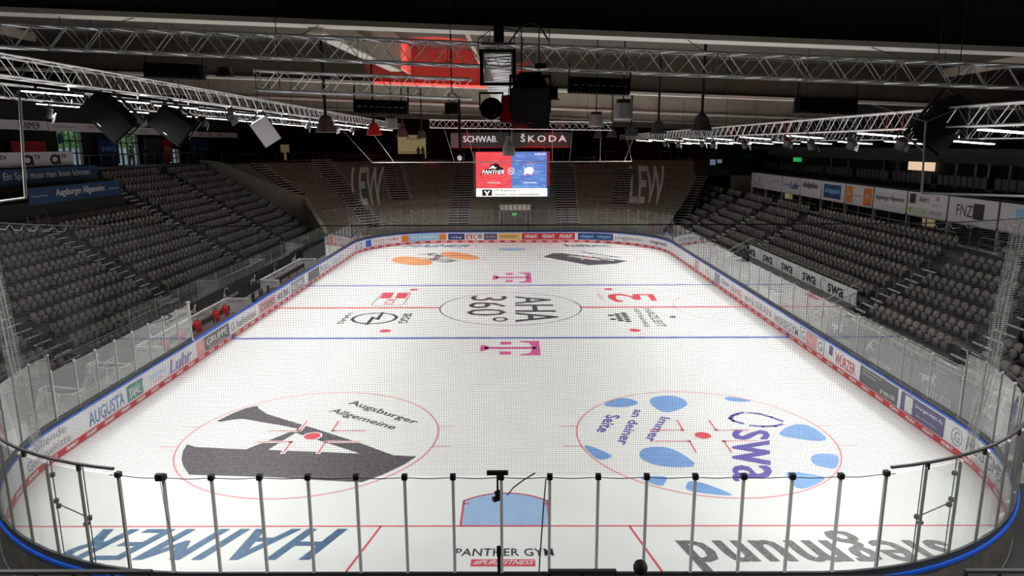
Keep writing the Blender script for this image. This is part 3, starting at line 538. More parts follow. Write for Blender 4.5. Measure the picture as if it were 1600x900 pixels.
# aisle steps and hoop handrails
def hoop_mesh():
    m_ = MB(); pts = [(-.28, 0, 0), (-.28, 0, .80), (-.22, 0, .92), (-.08, 0, .99), (.08, 0, .99), (.22, 0, .92), (.28, 0, .80), (.28, 0, -.0)]
    m_.tube(pts, .021, 6); return m_
hoop = None
def aisles(side, x0, z0, A, K, nm, k0f=lambda y: 0, kmf=lambda y, i: None):
    global hoop
    for ai, y in enumerate(A):
        k0 = k0f(y); K2 = kmf(y, ai) or K
        st = MB(); ns = MB(); bl = MB()
        for k in range(k0, K2):
            for h in (0, 1):
                xa = x0+.85*k-.6+.43*h; z = z0+.52*k+.26*h
                if h: st.bb(side*(xa), side*(xa+.43), y-.62, y+.62, z0+.52*k, z)
                ns.bb(side*(xa-.01), side*(xa+.055), y-.60, y+.60, z-.06, z+.015)
                bl.q((side*(xa-.012), y-.60, z-.26), (side*(xa-.012), y+.60, z-.26), (side*(xa-.012), y+.60, z-.045), (side*(xa-.012), y-.60, z-.045)); bl.q((side*(xa+.055), y-.60, z+.006), (side*(xa+.055), y+.60, z+.006), (side*(xa+.43), y+.60, z+.006), (side*(xa+.43), y-.60, z+.006))
        t = thing('aisle_stairs', 'aisle stairs with pale step edges in the %s stand, %s from the near end' % (nm, ORD[ai].replace('front', 'first')), 'stairs', (0, 0, 0))
        st.build('step', 'concrete_dark', t); ns.build('step_edge', 'nosing', t); bl.build('dark_step_face', 'step_black', t)
        for k in range(k0, K2):
            for e in ((-1, 1) if k % 2 == 0 else (-1,)):
                p = (side*(x0+.85*k-.18), y-side*e*.5 if True else y, z0+.52*k)
                lab = 'steel hoop handrail, %s row of the %s aisle, %s stand, %s side' % (ORD[k], ORD[ai].replace('front', 'first'), nm, 'far' if (p[1] > y) else 'near')
                if hoop is None: hoop = hoop_mesh().build('hoop_handrail', 'steel'); o = hoop; tag(o, lab, 'handrail', 'hoop handrails in the aisles'); o.location = p
                else: o = dup(hoop, p, None, lab)
aisles(-1, LX0, LZ0, LA, 14, 'left', k0f=lambda y: LKMIN if y > 59 else 0, kmf=lambda y, i: (10 if i == 0 else 11) if i < 2 else None)
aisles(1, RX0, RZ0, RA[:5], 7, 'right', kmf=lambda y, i: 6)
# ------------------------------------------------------------------ far standing terrace (a bowl end)
CX, CY, R0, TZ, TS = 6.5, 51.5, 12.5, 1.2, .5
def cpt(r, th, z=None):
    """point at radius r and bearing th (degrees) of the terrace; bearings 90 on the left use the left corner"""
    a = math.radians(th); return (math.cos(a)*r, CY+math.sin(a)*r)
def tpath(r):
    pts = []
    thL = 180-math.degrees(math.asin(min(.999, (61.7-CY)/r))) if r > 19 else 160-(r-12.5)/6.5*12.4
    n = 26
    for i in range(n+1):
        th = thL+(90-thL)*i/n; pts.append((-CX+math.cos(math.radians(th))*r, CY+math.sin(math.radians(th))*r))
    pts.append((0, CY+r))
    # right end follows the sloping divider
    thR = 42.2+(r-13.8)*(51.3-42.2)/(25.9-13.8)
    for i in range(n+1):
        th = 90+(thR-90)*i/n; pts.append((CX+math.cos(math.radians(th))*r, CY+math.sin(math.radians(th))*r))
    return pts
NT = 28; m_ = MB()
for k in range(NT):
    r = R0+.5*k; z0 = TZ+.25*k if k else -.05; z1 = TZ+.25*(k+1); P, Q = tpath(r), tpath(r+.5 if k < NT-1 else r+9)
    for i in range(len(P)-1):
        m_.mi = 1; m_.q((*P[i], z0), (*P[i+1], z0), (*P[i+1], z1), (*P[i], z1)); m_.mi = 0; m_.q((*P[i], z1), (*P[i+1], z1), (*Q[i+1], z1), (*Q[i], z1))
tag(m_.build('standing_terrace', ['terrace', 'terrace_rise']), 'curved stepped standing terrace behind the far end', 'grandstand', kind='structure')
struct(MB().bb(-37, 45, 76.8, 92, 7.6, 8.19).build('concourse_floor', 'concrete_dark'))
def tz(r): return TZ+.25*(math.floor((r-R0)/.5+1e-6)+1)
def tline(p0, p1, w, name, lab):
    """stairs running up the terrace from p0 to p1 (x, y)"""
    t = thing('terrace_stairs', lab, 'stairs'); ns = MB(); dk = MB(); a = Vector((*p0, 0)); b = Vector((*p1, 0)); cx = -CX if p0[0] < -7 else (CX if p0[0] > 7 else None)
    rad = lambda p: (p.y-CY) if cx is None else math.hypot(p.x-cx, p.y-CY)
    ra, rb = rad(a), rad(b); k = math.ceil((ra-R0)/.5)
    while R0+.5*k <= rb+1e-6:
        r = R0+.5*k; f = (r-ra)/(rb-ra); p = a.lerp(b, f); d_ = (Vector((0, 1, 0)) if cx is None else (p-Vector((cx, CY, 0)))).normalized(); t_ = Vector((-d_.y, d_.x, 0)); z = TZ+.25*(k+1)
        for sgn in (-1, 1):
            c = p+t_*(w/4+.03)*sgn; rz = math.atan2(t_.y, t_.x)
            ns.box((c.x-d_.x*.02, c.y-d_.y*.02, z-.01), (w/2-.05, .08, .06), rz); 
        c = p-d_*.03; dk.q(*[(c+t_*w/2*s).to_tuple()[:2]+(zz,) for s, zz in ((-1, z-.25), (1, z-.25), (1, z-.04), (-1, z-.04))]); dk.q(*[((p+d_*e+t_*w/2*s).x, (p+d_*e+t_*w/2*s).y, z+.008) for s, e in ((-1, 0), (1, 0), (1, .5), (-1, .5))]); k += 1  # black faces paint the darkness below the open steps
    ns.build('step_edge', 'nosing', t); dk.build('dark_step_face', 'step_black', t)
    m_ = MB(); P = [a.lerp(b, f) for f in (0, 1)]; m_.tube([(P[0].x, P[0].y, tz(ra)+1.0), (P[1].x, P[1].y, tz(rb)+1.0)], .02, 5)
    for i in range(7):
        p = a.lerp(b, i/6); z = tz(rad(p)); m_.tube([(p.x, p.y, z), (p.x, p.y, TZ+.5*(rad(p)-R0)+1.25)], .02, 5)
    m_.build('centre_handrail', 'steel', t); return t
TA = [((-22.85,62.17),(-28.99,65.47),1.7,'terrace stairs in the far left corner, farthest left'), ((-14.9,61.4),(-23.32,72.21),2.6,'broad terrace stairs left of the left white letters'),
      ((-12.93,67.86),(-15.6,76.3),2.8,'broad terrace stairs right of the left white letters'), ((-6.01,64.2),(-6.14,77.4),2.3,'terrace stairs just left of the video screen'),
      ((6.28,64.2),(6.49,77.4),2.6,'terrace stairs just right of the video screen'), ((12.2,67.4),(14.2,74.6),1.9,'narrow terrace stairs running under the right white letters')]
for a, b, w, l in TA: tline(a, b, w, '', l)
# crush barriers
def barrier(x, y, w, ang, lab, n=3):
    m_ = MB(); t = thing('crush_barrier', lab, 'barrier', (x, y, 0), (0, 0, ang), 'crush barriers on the terrace')
    m_.tube([(-w/2, 0, 0), (-w/2, 0, 1.08), (w/2, 0, 1.08), (w/2, 0, 0)], .03, 5); m_.tube([(0, 0, 0), (0, 0, 1.08)], .025, 5); tf = m_.build('tube_frame', 'steel', t)
    h = MB()
    for xx in (-w/4, w/4): h.box((xx, -.02, 1.03), (.1, .08, .1))
    h.build('bolt_plate', 'white', tf); return t
BR = [('row one',[(17.2, 'L', 99.0),(17.2,'L',128.5) ])]
bar_px = [(-9.6, 26, 'L', 104), (-12.8, 25, 'L', 0)]
BAR = [(-17.8,25.6,113),(-9.6,25.2,97),(-3.4,22.4,0),(-8.6,19.4,99),(-7.0,16.2,93),(-12.2,15.8,113),(-9.2,22.6,97)]
def badd(side, r, th, i, w=3.0):
    cx = -CX if side == 'L' else CX; a = math.radians(th); x, y = cx+math.cos(a)*r, CY+math.sin(a)*r; z = tz(r+.02)
    t = barrier(x, y, w, a-math.pi/2, 'inverted U barrier on the far terrace, %s, %s' % ({'L': 'left half', 'R': 'right half'}[side], i)); t.location.z = z
for side, r, th, i in [('L',25.6,117,'top row above the left letters'),('L',24.2,97,'high, under the red light'),('L',20.8,93,'middle, nearest the screen'),('L',18.8,99,'middle, left of the screen'),('L',15.8,97,'low, near the screen stairs'),('L',15.2,111,'low, below the left letters'),('L',18.6,117,'crossing the left letters'),
    ('L',26.2,101,'on the rim left of the screen'),('L',22.6,119,'upper row over the left letters'),('L',21.0,138,'corner, upper'),('L',17.4,137,'corner, middle'),('L',14.6,133,'corner, lower'),('L',24.5,137,'corner, top'),('L',17.0,149,'beside the divider wall'),('L',14.8,148,'beside the divider wall, lower'),
    ('R',26.2,78,'on the rim, left of the letters'),('R',26.2,60,'on the rim, right of the letters'),('R',24.6,84,'high, next to the screen stairs'),('R',21.6,78,'middle, left of the letters'),('R',19.2,84,'middle, next to the screen stairs'),('R',19.0,60,'crossing the right letters'),('R',17.8,70,'middle, under the letters'),('R',15.8,78,'low, left of the letters'),('R',16.0,66,'low, below the letters'),('R',24.6,55,'high, beside the divider stairs'),('R',19.4,53,'middle, beside the divider stairs')]: badd(side, r, th, i)
# painted letters on the terrace steps
def lew(side, lab):
    if side == 'L': rb, rt_, b0, b1, t0, t1, cx = 17.05, 25.1, 130.3, 119.0, 121.6, 112.2, -CX
    else: rb, rt_, b0, b1, t0, t1, cx = 17.05, 25.1, 66.0, 52.9, 71.0, 61.0, CX
    v, f, _ = tmesh('LEW', .02); bm = bmesh.new(); vs = [bm.verts.new((a, b, 0)) for a, b in v]
    for q in f:
        try: bm.faces.new([vs[i] for i in q])
        except Exception: pass
    cuts = []; k0 = math.floor((rb-R0)/.5)
    for k in range(k0, NT):
        for h in (0, .5): cuts.append((R0+.5*k+.5*h-rb)/(rt_-rb))
    for c in cuts:
        if 0 < c < 1: bmesh.ops.bisect_plane(bm, geom=bm.verts[:]+bm.edges[:]+bm.faces[:], plane_co=(0, c, 0), plane_no=(0, 1, 0))
    m_ = MB()
    for fc in bm.faces:
        cc = sum(x.co.y for x in fc.verts)/len(fc.verts); rr = rb+(rt_-rb)*cc; k = math.floor((rr-R0)/.5); fr = (rr-R0)/.5-k; P = []
        for x in fc.verts:
            u, t = x.co.x, x.co.y; th = math.radians((b0*(1-t)+t0*t)*(1-u)+(b1*(1-t)+t1*t)*u); r = rb+(rt_-rb)*t; q = min(1, max(0, (r-R0-.5*k)/.25)) if fr < .5 else min(1, max(0, (r-R0-.5*k-.25)/.25))
            if fr < .5: r2, z = R0+.5*k-.012, TZ+.25*k+.25*q
            else: r2, z = R0+.5*k+.5*q, TZ+.25*(k+1)+.011
            P.append((cx+math.cos(th)*r2, CY+math.sin(th)*r2, z))
        m_.q(*P)
    o = m_.build('painted_lettering', 'kick_white'); return tag(o, lab, 'lettering')
lew('L', 'tall pale letters LEW painted on the left half of the far terrace'); lew('R', 'tall pale letters LEW painted on the right half of the far terrace')
# divider walls
def ramp(p0, p1, z0, z1, h, th, lab, m='concrete'):
    a, b = Vector((*p0, 0)), Vector((*p1, 0)); d_ = (b-a).normalized(); n = Vector((-d_.y, d_.x, 0))*th/2; m_ = MB()
    v = [(a-n).to_tuple()[:2]+(-.05,), (a+n).to_tuple()[:2]+(-.05,), (b+n).to_tuple()[:2]+(-.05,), (b-n).to_tuple()[:2]+(-.05,), (a-n).to_tuple()[:2]+(z0+h,), (a+n).to_tuple()[:2]+(z0+h,), (b+n).to_tuple()[:2]+(z1+h,), (b-n).to_tuple()[:2]+(z1+h,)]
    m_.raw(v, [(0, 1, 5, 4), (1, 2, 6, 5), (2, 3, 7, 6), (3, 0, 4, 7), (4, 5, 6, 7)]); o = m_.build('divider_wall', m); return tag(o, lab, 'wall', kind='structure')
ramp((-18.5, 55.6), (-22.2, 61.75), 1.35, 4.45, .3, .45, 'low sloping wall curving behind the last left seats', 'concrete_pale')
ramp((-31.1, 61.85), (-33.2, 61.85), 8.2, 8.4, .3, .6, 'short level wall at the top of the sloping divider', 'concrete_pale')
ramp((-22.0, 61.85), (-31.1, 61.85), 4.3, 8.2, .3, .6, 'sloping concrete wall between left seats and far terrace', 'concrete_pale')
ramp((16.9, 61.9), (22.9, 72.3), 1.2, 7.7, .5, .25, 'sloping concrete wall between right seats and far terrace')
t = thing('divider_stairs', 'steep pale stairs between the right seats and far terrace', 'stairs'); ns = MB(); dk = MB()
for k in range(24):
    f = k/24; x, y, z = 17.6+5.8*f, 61.3+10.1*f, 1.3+.27*k; ns.box((x, y, z), (1.5, .09, .06), -.52); dk.box((x+.08, y+.2, z-.06), (1.5, .4, .04), -.52)
ns.build('step_edge', 'nosing', t); dk.build('tread', 'step_black', t)
# front wall of the terrace + tunnel
m_ = MB()
for i in range(60):
    P = [bp(62+(SL+6-62)*j/60, 2.9) for j in (i, i+1)]; m_.q((*P[0], -.05), (*P[1], -.05), (*P[1], 1.25), (*P[0], 1.25))
wfar = struct(m_.build('wall_far', 'ad_grey'))
m_ = MB()
for i, s in enumerate(np.linspace(70, SL-1, 9)):
    def g(u, v, s=s): x, y = bp(s+.6-1.2*u, 2.87); return (x, y, .55+.42*v)
    if i % 2: text(m_, 'FITNESS', g, .03)
    else: m_.poly([(.1,.2),(.3,.5),(.35,.95),(.45,.8),(.7,.75),(.95,.9),(.85,.55),(.75,.5),(.8,.05),(.7,.1),(.65,.4),(.45,.4),(.3,.1),(.22,.05),(.33,.42)], 0, fmap=g)
m_.build('wall_emblem', 'pale_grey', wfar)
tn = thing('player_tunnel', 'grey portal of the players tunnel under the video screen', 'tunnel', (0, 0, 0))
MB().bb(-1.35, 1.95, 64.0, 69.2, -.05, 3.0).build('tunnel_box', 'fascia', tn); MB().bb(-1.0, 1.6, 63.9, 64.05, -.05, 2.65).build('doorway', 'concrete', tn)
f = MB(); f.bb(-1.5, -1.3, 63.8, 64, -.05, 3.4); f.bb(1.9, 2.1, 63.8, 64, -.05, 3.4); f.bb(-1.5, 2.1, 63.8, 64, 3.0, 3.75); f.build('frame', 'steel', tn)
f = MB()
for i in range(7): f.bb(-1.35+i*.5, -1.0+i*.5, 63.78, 63.8, 3.1, 3.65)
f.build('frame_panel', 'pale_grey', tn); MB().bb(.0, .5, 63.85, 63.88, 2.5, 2.75).build('exit_sign', 'exit_green', tn)
MB().tube([(-.9, 63.8, .4), (-.9, 63.8, 2.0), (-.7, 63.8, 2.2), (1.3, 63.8, 2.2), (1.5, 63.8, 2.0), (1.5, 63.8, .4)], .03, 6).build('gate_frame', 'steel', tn)
# ------------------------------------------------------------------ side walls along the walkways
def yz(x, flip=1):
    """map for lettering on a plane x = const: right-reading for someone on the ice"""
    def mk(ya, yb, za, zb): return lambda u, v: (x, ya+(yb-ya)*u, za+(zb-za)*v)
    return mk
HORSE = [(.05,.45),(.12,.62),(.3,.66),(.62,.64),(.74,.80),(.78,.97),(.86,.93),(.98,.80),(.95,.74),(.88,.76),(.86,.55),(.92,.40),(.99,.30),(.94,.26),(.80,.38),(.76,.20),(.80,.02),(.74,.02),(.68,.22),(.62,.38),(.38,.36),(.30,.20),(.34,.02),(.28,.02),(.20,.22),(.22,.40),(.12,.52),(.06,.30),(.02,.32)]
wl = struct(MB().bb(-18.5, -18.4, -6, 61, -.05, 1.28).build('wall_left', 'wall_black')); wl.name = 'wall_left_front'
L_ = yz(-18.385); m_ = MB()
for i, y in enumerate([15.6, 20.6, 25.3, 30, 34.8, 39.5, 44.2, 49, 54]):
    if i % 2 == 0: m_.poly(HORSE, 0, fmap=L_(y-.2, y+1.0, .40, 1.22)); text(m_, 'HORSES', L_(y+1.1, y+2.2, .42, .66), .02)
    else: m_.poly([(0,.1),(.12,.1),(.2,.45),(.5,.2),(.55,.3),(.3,.6),(.4,.9),(.75,.95),(.98,.7),(1,.75),(.75,1),(.38,.98),(.15,.6)], 0, fmap=L_(y, y+1.0, .40, 1.22)); text(m_, 'HORSEGYM', L_(y+.7, y+2.4, .42, .62), .02)
m_.build('wall_emblem', 'white', wl)
for a, b, x, top in ((9.5, 21.2, -18.4, 2.0), ):
    t = thing('front_railing', 'steel railing on top of the dark wall before the left stand', 'rail'); r = MB()
    for z in (1.75, 2.2): r.tube([(-18.45, -4, z), (-18.45, 21.4, z)], .022, 6)
    for i in range(17): r.tube([(-18.45, -3.5+1.55*i, 1.2), (-18.45, -3.5+1.55*i, 2.2)], .02, 5)
    r.build('rail_tube', 'steel', t)
t = thing('glass_screen', 'row of greenish glass panes above the dark wall behind the dugouts', 'glass screen')
for i in range(14):
    y = 19.4+2.5*i; MB().bb(-18.47, -18.455, y, y+2.46, 1.3, 2.42).build('glass_pane', 'glass_green', t); MB().bb(-18.5, -18.44, y-.02, y+.02, 1.2, 2.44).build('post', 'pale_post', t)
wr = struct(MB().bb(17.0, 17.1, -6, 22.9, -.05, 1.38).bb(17.0, 17.1, 40.4, 62, -.05, 1.38).build('wall_right_front', 'wall_black'))
def R_(ya, yb, za, zb): return lambda u, v: (16.985, yb-(yb-ya)*u, za+(zb-za)*v)
m_ = MB()
for y0, y1 in ((-4, -1.2), (-1.0, 1.8), (2, 4.8), (5, 7.4), (7.6, 10.3), (10.5, 14.6), (14.8, 18.6), (18.8, 22.7)): m_.bb(16.97, 17, y0, y1, .18, 1.33)
m_.build('wall_panel', 'ad_grey', wr); m_ = MB()
def R_(ya, yb, za, zb): return lambda u, v: (16.96, yb-(yb-ya)*u, za+(zb-za)*v)
for y in (3.6, 12.9, 20.9): m_.poly(HORSE, 0, fmap=R_(y, y+1.3, .55, 1.25)); text(m_, 'FITNESS', R_(y-1.0, y+.6, .26, .52), .02)
for y in (9.0, 17.2): m_.poly([(0,.1),(.12,.1),(.2,.45),(.5,.2),(.55,.3),(.3,.6),(.4,.9),(.75,.95),(.98,.7),(1,.75),(.75,1),(.38,.98),(.15,.6)], 0, fmap=R_(y, y+1.3, .55, 1.25)); text(m_, 'HORSEGYM', R_(y-.9, y+.9, .24, .46), .02)
m_.build('wall_emblem', 'pale_grey', wr)
t = thing('front_railing', 'steel railing above the dark emblem wall before the near right seats', 'rail'); r = MB()
for z in (1.65, 2.0): r.tube([(17.05, -4, z), (17.05, 22.8, z)], .022, 6)
for i in range(18): r.tube([(17.05, -3.6+1.55*i, 1.3), (17.05, -3.6+1.55*i, 2.0)], .02, 5)
r.build('rail_tube', 'pale_post', t)
# white sponsor wall with the utility logo
sw = thing('sponsor_wall', 'long white wall board lettered swa below the middle right seats', 'sponsor board')
MB().bb(18.55, 18.65, 23.1, 40.2, .1, 2.5).build('board', 'walk_grey', sw); MB().bb(18.50, 18.55, 23.0, 40.2, 1.68, 2.5).build('board_face', 'face_white', sw)
m_ = MB(); m2 = MB(); m3 = MB()
for i in range(5):
    y = 26.2+3.6*i; f = lambda u, v, y=y: (18.485, y-2.0*u+.2, 1.78+.5*v); text(m_, 'swa', f, .05)
    g = lambda u, v, y=y: (18.49, y+1.15-.75*u, 1.74+.68*v)
    (m2 if i == 0 else m3).poly([(.0,.5),(.1,.85),(.4,1),(.8,.8),(1,.4),(.8,.9),(.4,1.08),(.02,.9),(-.1,.5),(.02,.12),(.4,-.06),(.5,.0),(.1,.15)], 0, fmap=g)
m_.build('board_lettering', 'ink', sw); m2.build('board_emblem', 'ad_blue_text', sw); m3.build('board_emblem', 'mint', sw)
t = thing('sponsor_wall_railing', 'steel railing along the top of the white swa wall', 'rail'); r = MB()
for z in (2.62, 3.05): r.tube([(18.72, 22.9, z), (18.72, 40.4, z)], .022, 6)
for i in range(60): r.tube([(18.72, 22.9+.296*i, 2.4), (18.72, 22.9+.296*i, 3.05)], .008, 4)
r.build('rail_tube', 'steel', t)
for y, nm in ((22.95, 'near'), (40.35, 'far')):
    t = thing('ramp_rail', 'sloping steel rail at the %s end of the white swa wall' % nm, 'rail'); r = MB()
    for dz in (0, .45): r.tube([(15.9, y, 1.1+dz*.9), (18.7, y, 2.6+dz)], .025, 6)
    r.tube([(15.9, y, .1), (15.9, y, 1.5)], .025, 6); r.build('rail_tube', 'pale_post', t)
struct(MB().bb(17.0, 18.6, 22.75, 22.9, -.05, 1.7).build('wall_right_end', 'concrete')); struct(MB().bb(17.0, 18.6, 40.4, 40.5, -.05, 1.9).build('wall_right_end', 'concrete'))
# penalty benches (right) and their partitions
for y0, nm in ((24.0, 'nearer'), (34.2, 'farther')):
    t = thing('penalty_bench', '%s penalty bench behind the right side boards' % nm, 'bench', (16.2, y0, 0)); MB().bb(-.2, .2, 0, 4.6, .42, .47).build('seat_plank', 'bench_top', t)
    for k in range(3): MB().bb(-.15, .15, .3+2*k-.04, .3+2*k+.04, 0, .42).build('leg', 'bench_dark', t)
    MB().bb(.35, .42, 0, 4.6, 0, 1.1).build('backrest', 'walk_grey', t)
# ------------------------------------------------------------------ team dugouts (left)
def dugout(y0, y1, lab):
    t = thing('dugout', lab, 'dugout', (0, 0, 0)); MB().bb(-17.05, -17.0, y0, y1, -.05, 1.22).build('back_panel', 'sign_white', t); MB().bb(-17.08, -16.97, y0, y1, 1.22, 1.28).build('top_rail', 'white', t)
    for y, nm in ((y0, 'n'), (y1, 'f')): MB().bb(-17.0, -15.75, y-.03, y+.03, -.05, 1.22).build('end_panel', 'sign_white', t); MB().bb(-17.0, -15.75, y-.04, y+.04, 1.22, 1.27).build('end_rail', 'white', t)
    m_ = MB()
    for i in range(int((y1-y0)/1.9)): text(m_, 'PANTHER', (lambda u, v, i=i: (-16.99, y0+.5+1.9*i+1.0*u, 1.05+.08*v)), .02)
    text(m_, 'PANTHER', lambda u, v: (-16.9+.9*u, y0-.035, 1.03+.09*v), .02); text(m_, 'PANTHER', lambda u, v: (-16.9+.9*u, y1-.035, 1.03+.09*v), .02); m_.build('panel_lettering', 'ad_grey', t)
    return t
dugout(17.1, 27.3, 'near white walled team dugout behind the left side boards'); dugout(33.0, 42.0, 'far white walled team dugout behind the left side boards')
def bench(y0, y1, lab, reds=False):
    t = thing('team_bench', lab, 'bench'); MB().bb(-16.45, -16.0, y0, y1, .50, .56).build('seat_plank', 'bench_top', t); MB().bb(-16.62, -16.57, y0, y1, .70, .98).build('backrest', 'bench_dark', t)
    MB().bb(-15.7, -15.4, y0, y1, .20, .26).build('foot_board', 'bench_dark', t)
    for i in range(5):
        y = y0+.2+(y1-y0-.4)*i/4; MB().bb(-16.6, -16.0, y-.04, y+.04, -.05, .5).bb(-16.6, -16.54, y-.04, y+.04, .5, .9).build('leg', 'bench_dark', t)
bench(17.9, 26.6, 'long dark team bench with red vests on it, near dugout'); bench(33.6, 41.5, 'long brown team bench in the far dugout')
for i, y in enumerate((18.7, 20.3, 22.2, 24.5, 25.8)):
    t = thing('red_vest', 'red vest over the near team bench, %s from near end' % NTH(i+1), 'vest', (-16.55, y, .56)); m_ = MB()
    m_.bb(-.10, .14, -.27, .27, .20, .50).bb(.10, .15, -.26, .26, -.15, .42); m_.bb(-.02, .06, -.22, -.1, .48, .62).bb(-.02, .06, .1, .22, .48, .62); m_.build('vest_body', 'bench_red', t)
    for s in (-.16, .16): MB().lathe((0, s, .50), [(.03, 0), (.04, .02), (.04, .17), (.02, .2), (.02, .24)], 8).build('bottle', 'olive', t)
for i, y in enumerate((28.6, 29.9, 31.2)):
    t = thing('officials_chair', 'dark chair at the timekeeper table, %s from near end' % NTH(i+1), 'chair', (-16.2, y, 0)); MB().bb(-.22, .22, -.22, .22, .44, .49).build('seat', 'bench_red' if i == 0 else 'bench_dark', t); MB().bb(-.25, -.2, -.22, .22, .5, 1.0).build('backrest', 'bench_dark', t)
    for a in (-.19, .19):
        for b in (-.19, .19): MB().bb(a-.015, a+.015, b-.015, b+.015, -.05, .44).build('leg', 'steel', t)
t = thing('timekeeper_table', 'narrow timekeeper table behind the left boards at centre line', 'table', (-15.6, 30, 0)); MB().bb(-.2, .2, -1.8, 1.8, .95, 1.0).build('tabletop', 'bench_dark', t)
for b in (-1.7, 1.7): MB().bb(-.15, .15, b-.04, b+.04, -.05, .95).build('leg', 'bench_dark', t)
for i, y in enumerate((29.2, 30.4)): t = thing('monitor', 'small monitor on the timekeeper table, %s one' % ('nearer', 'farther')[i], 'monitor', (-15.6, y, 1.0)); MB().bb(-.1, .1, -.1, .1, 0, .02).build('stand', 'black', t); MB().bb(-.02, .02, -.25, .25, .06, .4).bb(-.01, .01, -.03, .03, 0, .1).build('screen', 'pa_grey', t)
t = thing('bench_end_post', 'white padded post where the left glass ends beside the dugout', 'post', (-15.07, 18.45, 1.15)); MB().bb(-.05, .05, -.03, .03, 0, 1.9).build('post_body', 'white', t); MB().bb(-.09, .09, -.05, .05, 1.86, 1.92).bb(-.12, .12, -.05, .05, -.0, .05).build('cap', 'white', t)
# spare goal cages behind the left glass
def goal(x, y, rz, lab):
    t = thing('goal_cage', lab, 'goal', (x, y, -.05), (0, 0, rz)); m_ = MB(); w, h = .915, 1.22
    m_.tube([(-w, 0, 0), (-w, 0, h), (w, 0, h), (w, 0, 0)], .035, 8); m_.build('front_frame', 'goal_frame', t); m_ = MB()
    m_.tube([(-w, 0, .03), (-w-.15, .5, .03), (-.7, 1.1, .03), (.7, 1.1, .03), (w+.15, .5, .03), (w, 0, .03)], .03, 8); m_.tube([(-w, 0, h), (-.8, .45, h-.03), (-.3, .55, h-.03), (.3, .55, h-.03), (.8, .45, h-.03), (w, 0, h)], .03, 8)
    for s in (-1, 1): m_.tube([(s*.3, .55, h-.03), (s*.5, .95, .6), (s*.6, 1.1, .03)], .025, 6)
    m_.build('rear_frame', 'goal_frame', t); m_ = MB()
    for i in range(29):
        f = i/28; x_ = -w+2*w*f; yb = 1.1 if abs(x_) < .7 else 1.1-(abs(x_)-.7)*2.2; yt = .55 if abs(x_) < .3 else .55-(abs(x_)-.3)*.6
        m_.tube([(x_, max(.05, yt), h-.03), (x_, (yt+yb)/2+.1, .6), (x_, max(.3, yb), .03)], .008, 3)
    for i in range(16):
        z = .05+1.1*i/15; k = 1-z/h; yb = .55+.55*k**.7
        m_.tube([(-w-.12*k, .1, z), (-.85, yb*.7, z), (-.5, yb, z), (.5, yb, z), (.85, yb*.7, z), (w+.12*k, .1, z)], .008, 3)
    m_.build('netting', 'goal_frame', t); MB().bb(-.8, .8, -.05, .0, .02, .3).build('skirt_pad', 'white', t)
goal(-16.95, 11.9, 2.9, 'white goal cage behind the left glass, nearer of two'); goal(-16.95, 15.0, 2.95, 'white goal cage behind the left glass, farther of two')
# ------------------------------------------------------------------ right hand boxes with the sponsor panel band
bx = struct(MB().bb(28.6, 28.8, -20, 62, 4.5, 14.3).bb(25.3, 28.6, -20, 61.2, 5.72, 5.84).bb(25.42, 25.6, -20, 61.2, 5.8, 7.35).build('box_wall', 'wall_black'))
struct(MB().bb(25.3, 38, -20, 62, 9.6, 9.9).bb(26.8, 27.2, -20, 61, 9.0, 9.6).build('box_ceiling', 'wall_black'))
ye = [61.01, 52.45, 48.18, 43.94, 39.74, 35.54, 31.29, 27.03, 22.74, 18.4]
def sponsor(i, lab, fn):
    b, a = ye[i]-.09, ye[i+1]+.09
    if i == 0: b = ye[0]; a = 52.6
    t = thing('sponsor_sign', lab, 'sponsor panel', (0, 0, 0), group='white sponsor panels along the right boxes'); MB().bb(25.30, 25.38, a, b, 5.74, 7.22).build('panel_face', 'sign_white', t)
    W_ = b-a; g = lambda u0, u1, v0, v1: (lambda u, v: (25.285, b-W_*(u0+(u1-u0)*u), 5.74+1.48*(v0+(v1-v0)*v)))
    def tx(s, u0, u1, v0, v1, m='ink', bold=0, sh=0): q = MB(); text(q, s, g(u0, u1, v0, v1), bold, sh); q.build('panel_lettering', m, t)
    def bk(u0, u1, v0, v1, m): q = MB(); q.poly([(0, 0), (1, 0), (1, 1), (0, 1)], 0, fmap=lambda u, v: (25.292, g(u0, u1, v0, v1)(u, v)[1], g(u0, u1, v0, v1)(u, v)[2])); q.build('panel_block', m, t)
    fn(tx, bk)
sponsor(0, 'white sponsor panel lettered SPARKASSE, farthest in the right band', lambda tx, bk: (tx('SPARKASSE', .12, .42, .2, .32, 'text_grey'), bk(.27, .31, .45, .8, 'text_grey'), tx('GEBAUER', .55, .75, .45, .6, 'text_grey'), tx('bauhof', .78, .95, .6, .75, 'sign_red', .03)))
sponsor(1, 'white sponsor panel with blue LUHR lettering, second from far', lambda tx, bk: (tx('& JAKO', .04, .42, .38, .6, 'navy', .02), tx('Luhr', .46, .97, .32, .72, 'navy', .09, .2)))
sponsor(2, 'white sponsor panel lettered delphis', lambda tx, bk: (tx('delphis', .12, .85, .42, .86, 'ink', .05), tx('IT-Service', .45, .75, .18, .24, 'text_grey')))
sponsor(3, 'sponsor panel with big blue scheppach block', lambda tx, bk: (bk(.1, .84, .14, .86, 'navy'), tx('scheppach', .15, .80, .32, .72, 'sky', .06)))
sponsor(4, 'sponsor panel with two orange blocks', lambda tx, bk: (bk(.02, .27, .08, .9, 'orange'), bk(.68, .97, .08, .9, 'orange'), tx('allm', .06, .22, .42, .66, 'sign_white', .03), tx('allm', .73, .92, .42, .66, 'sign_white', .03), tx('WOHNBAU', .34, .62, .42, .54, 'text_grey')))
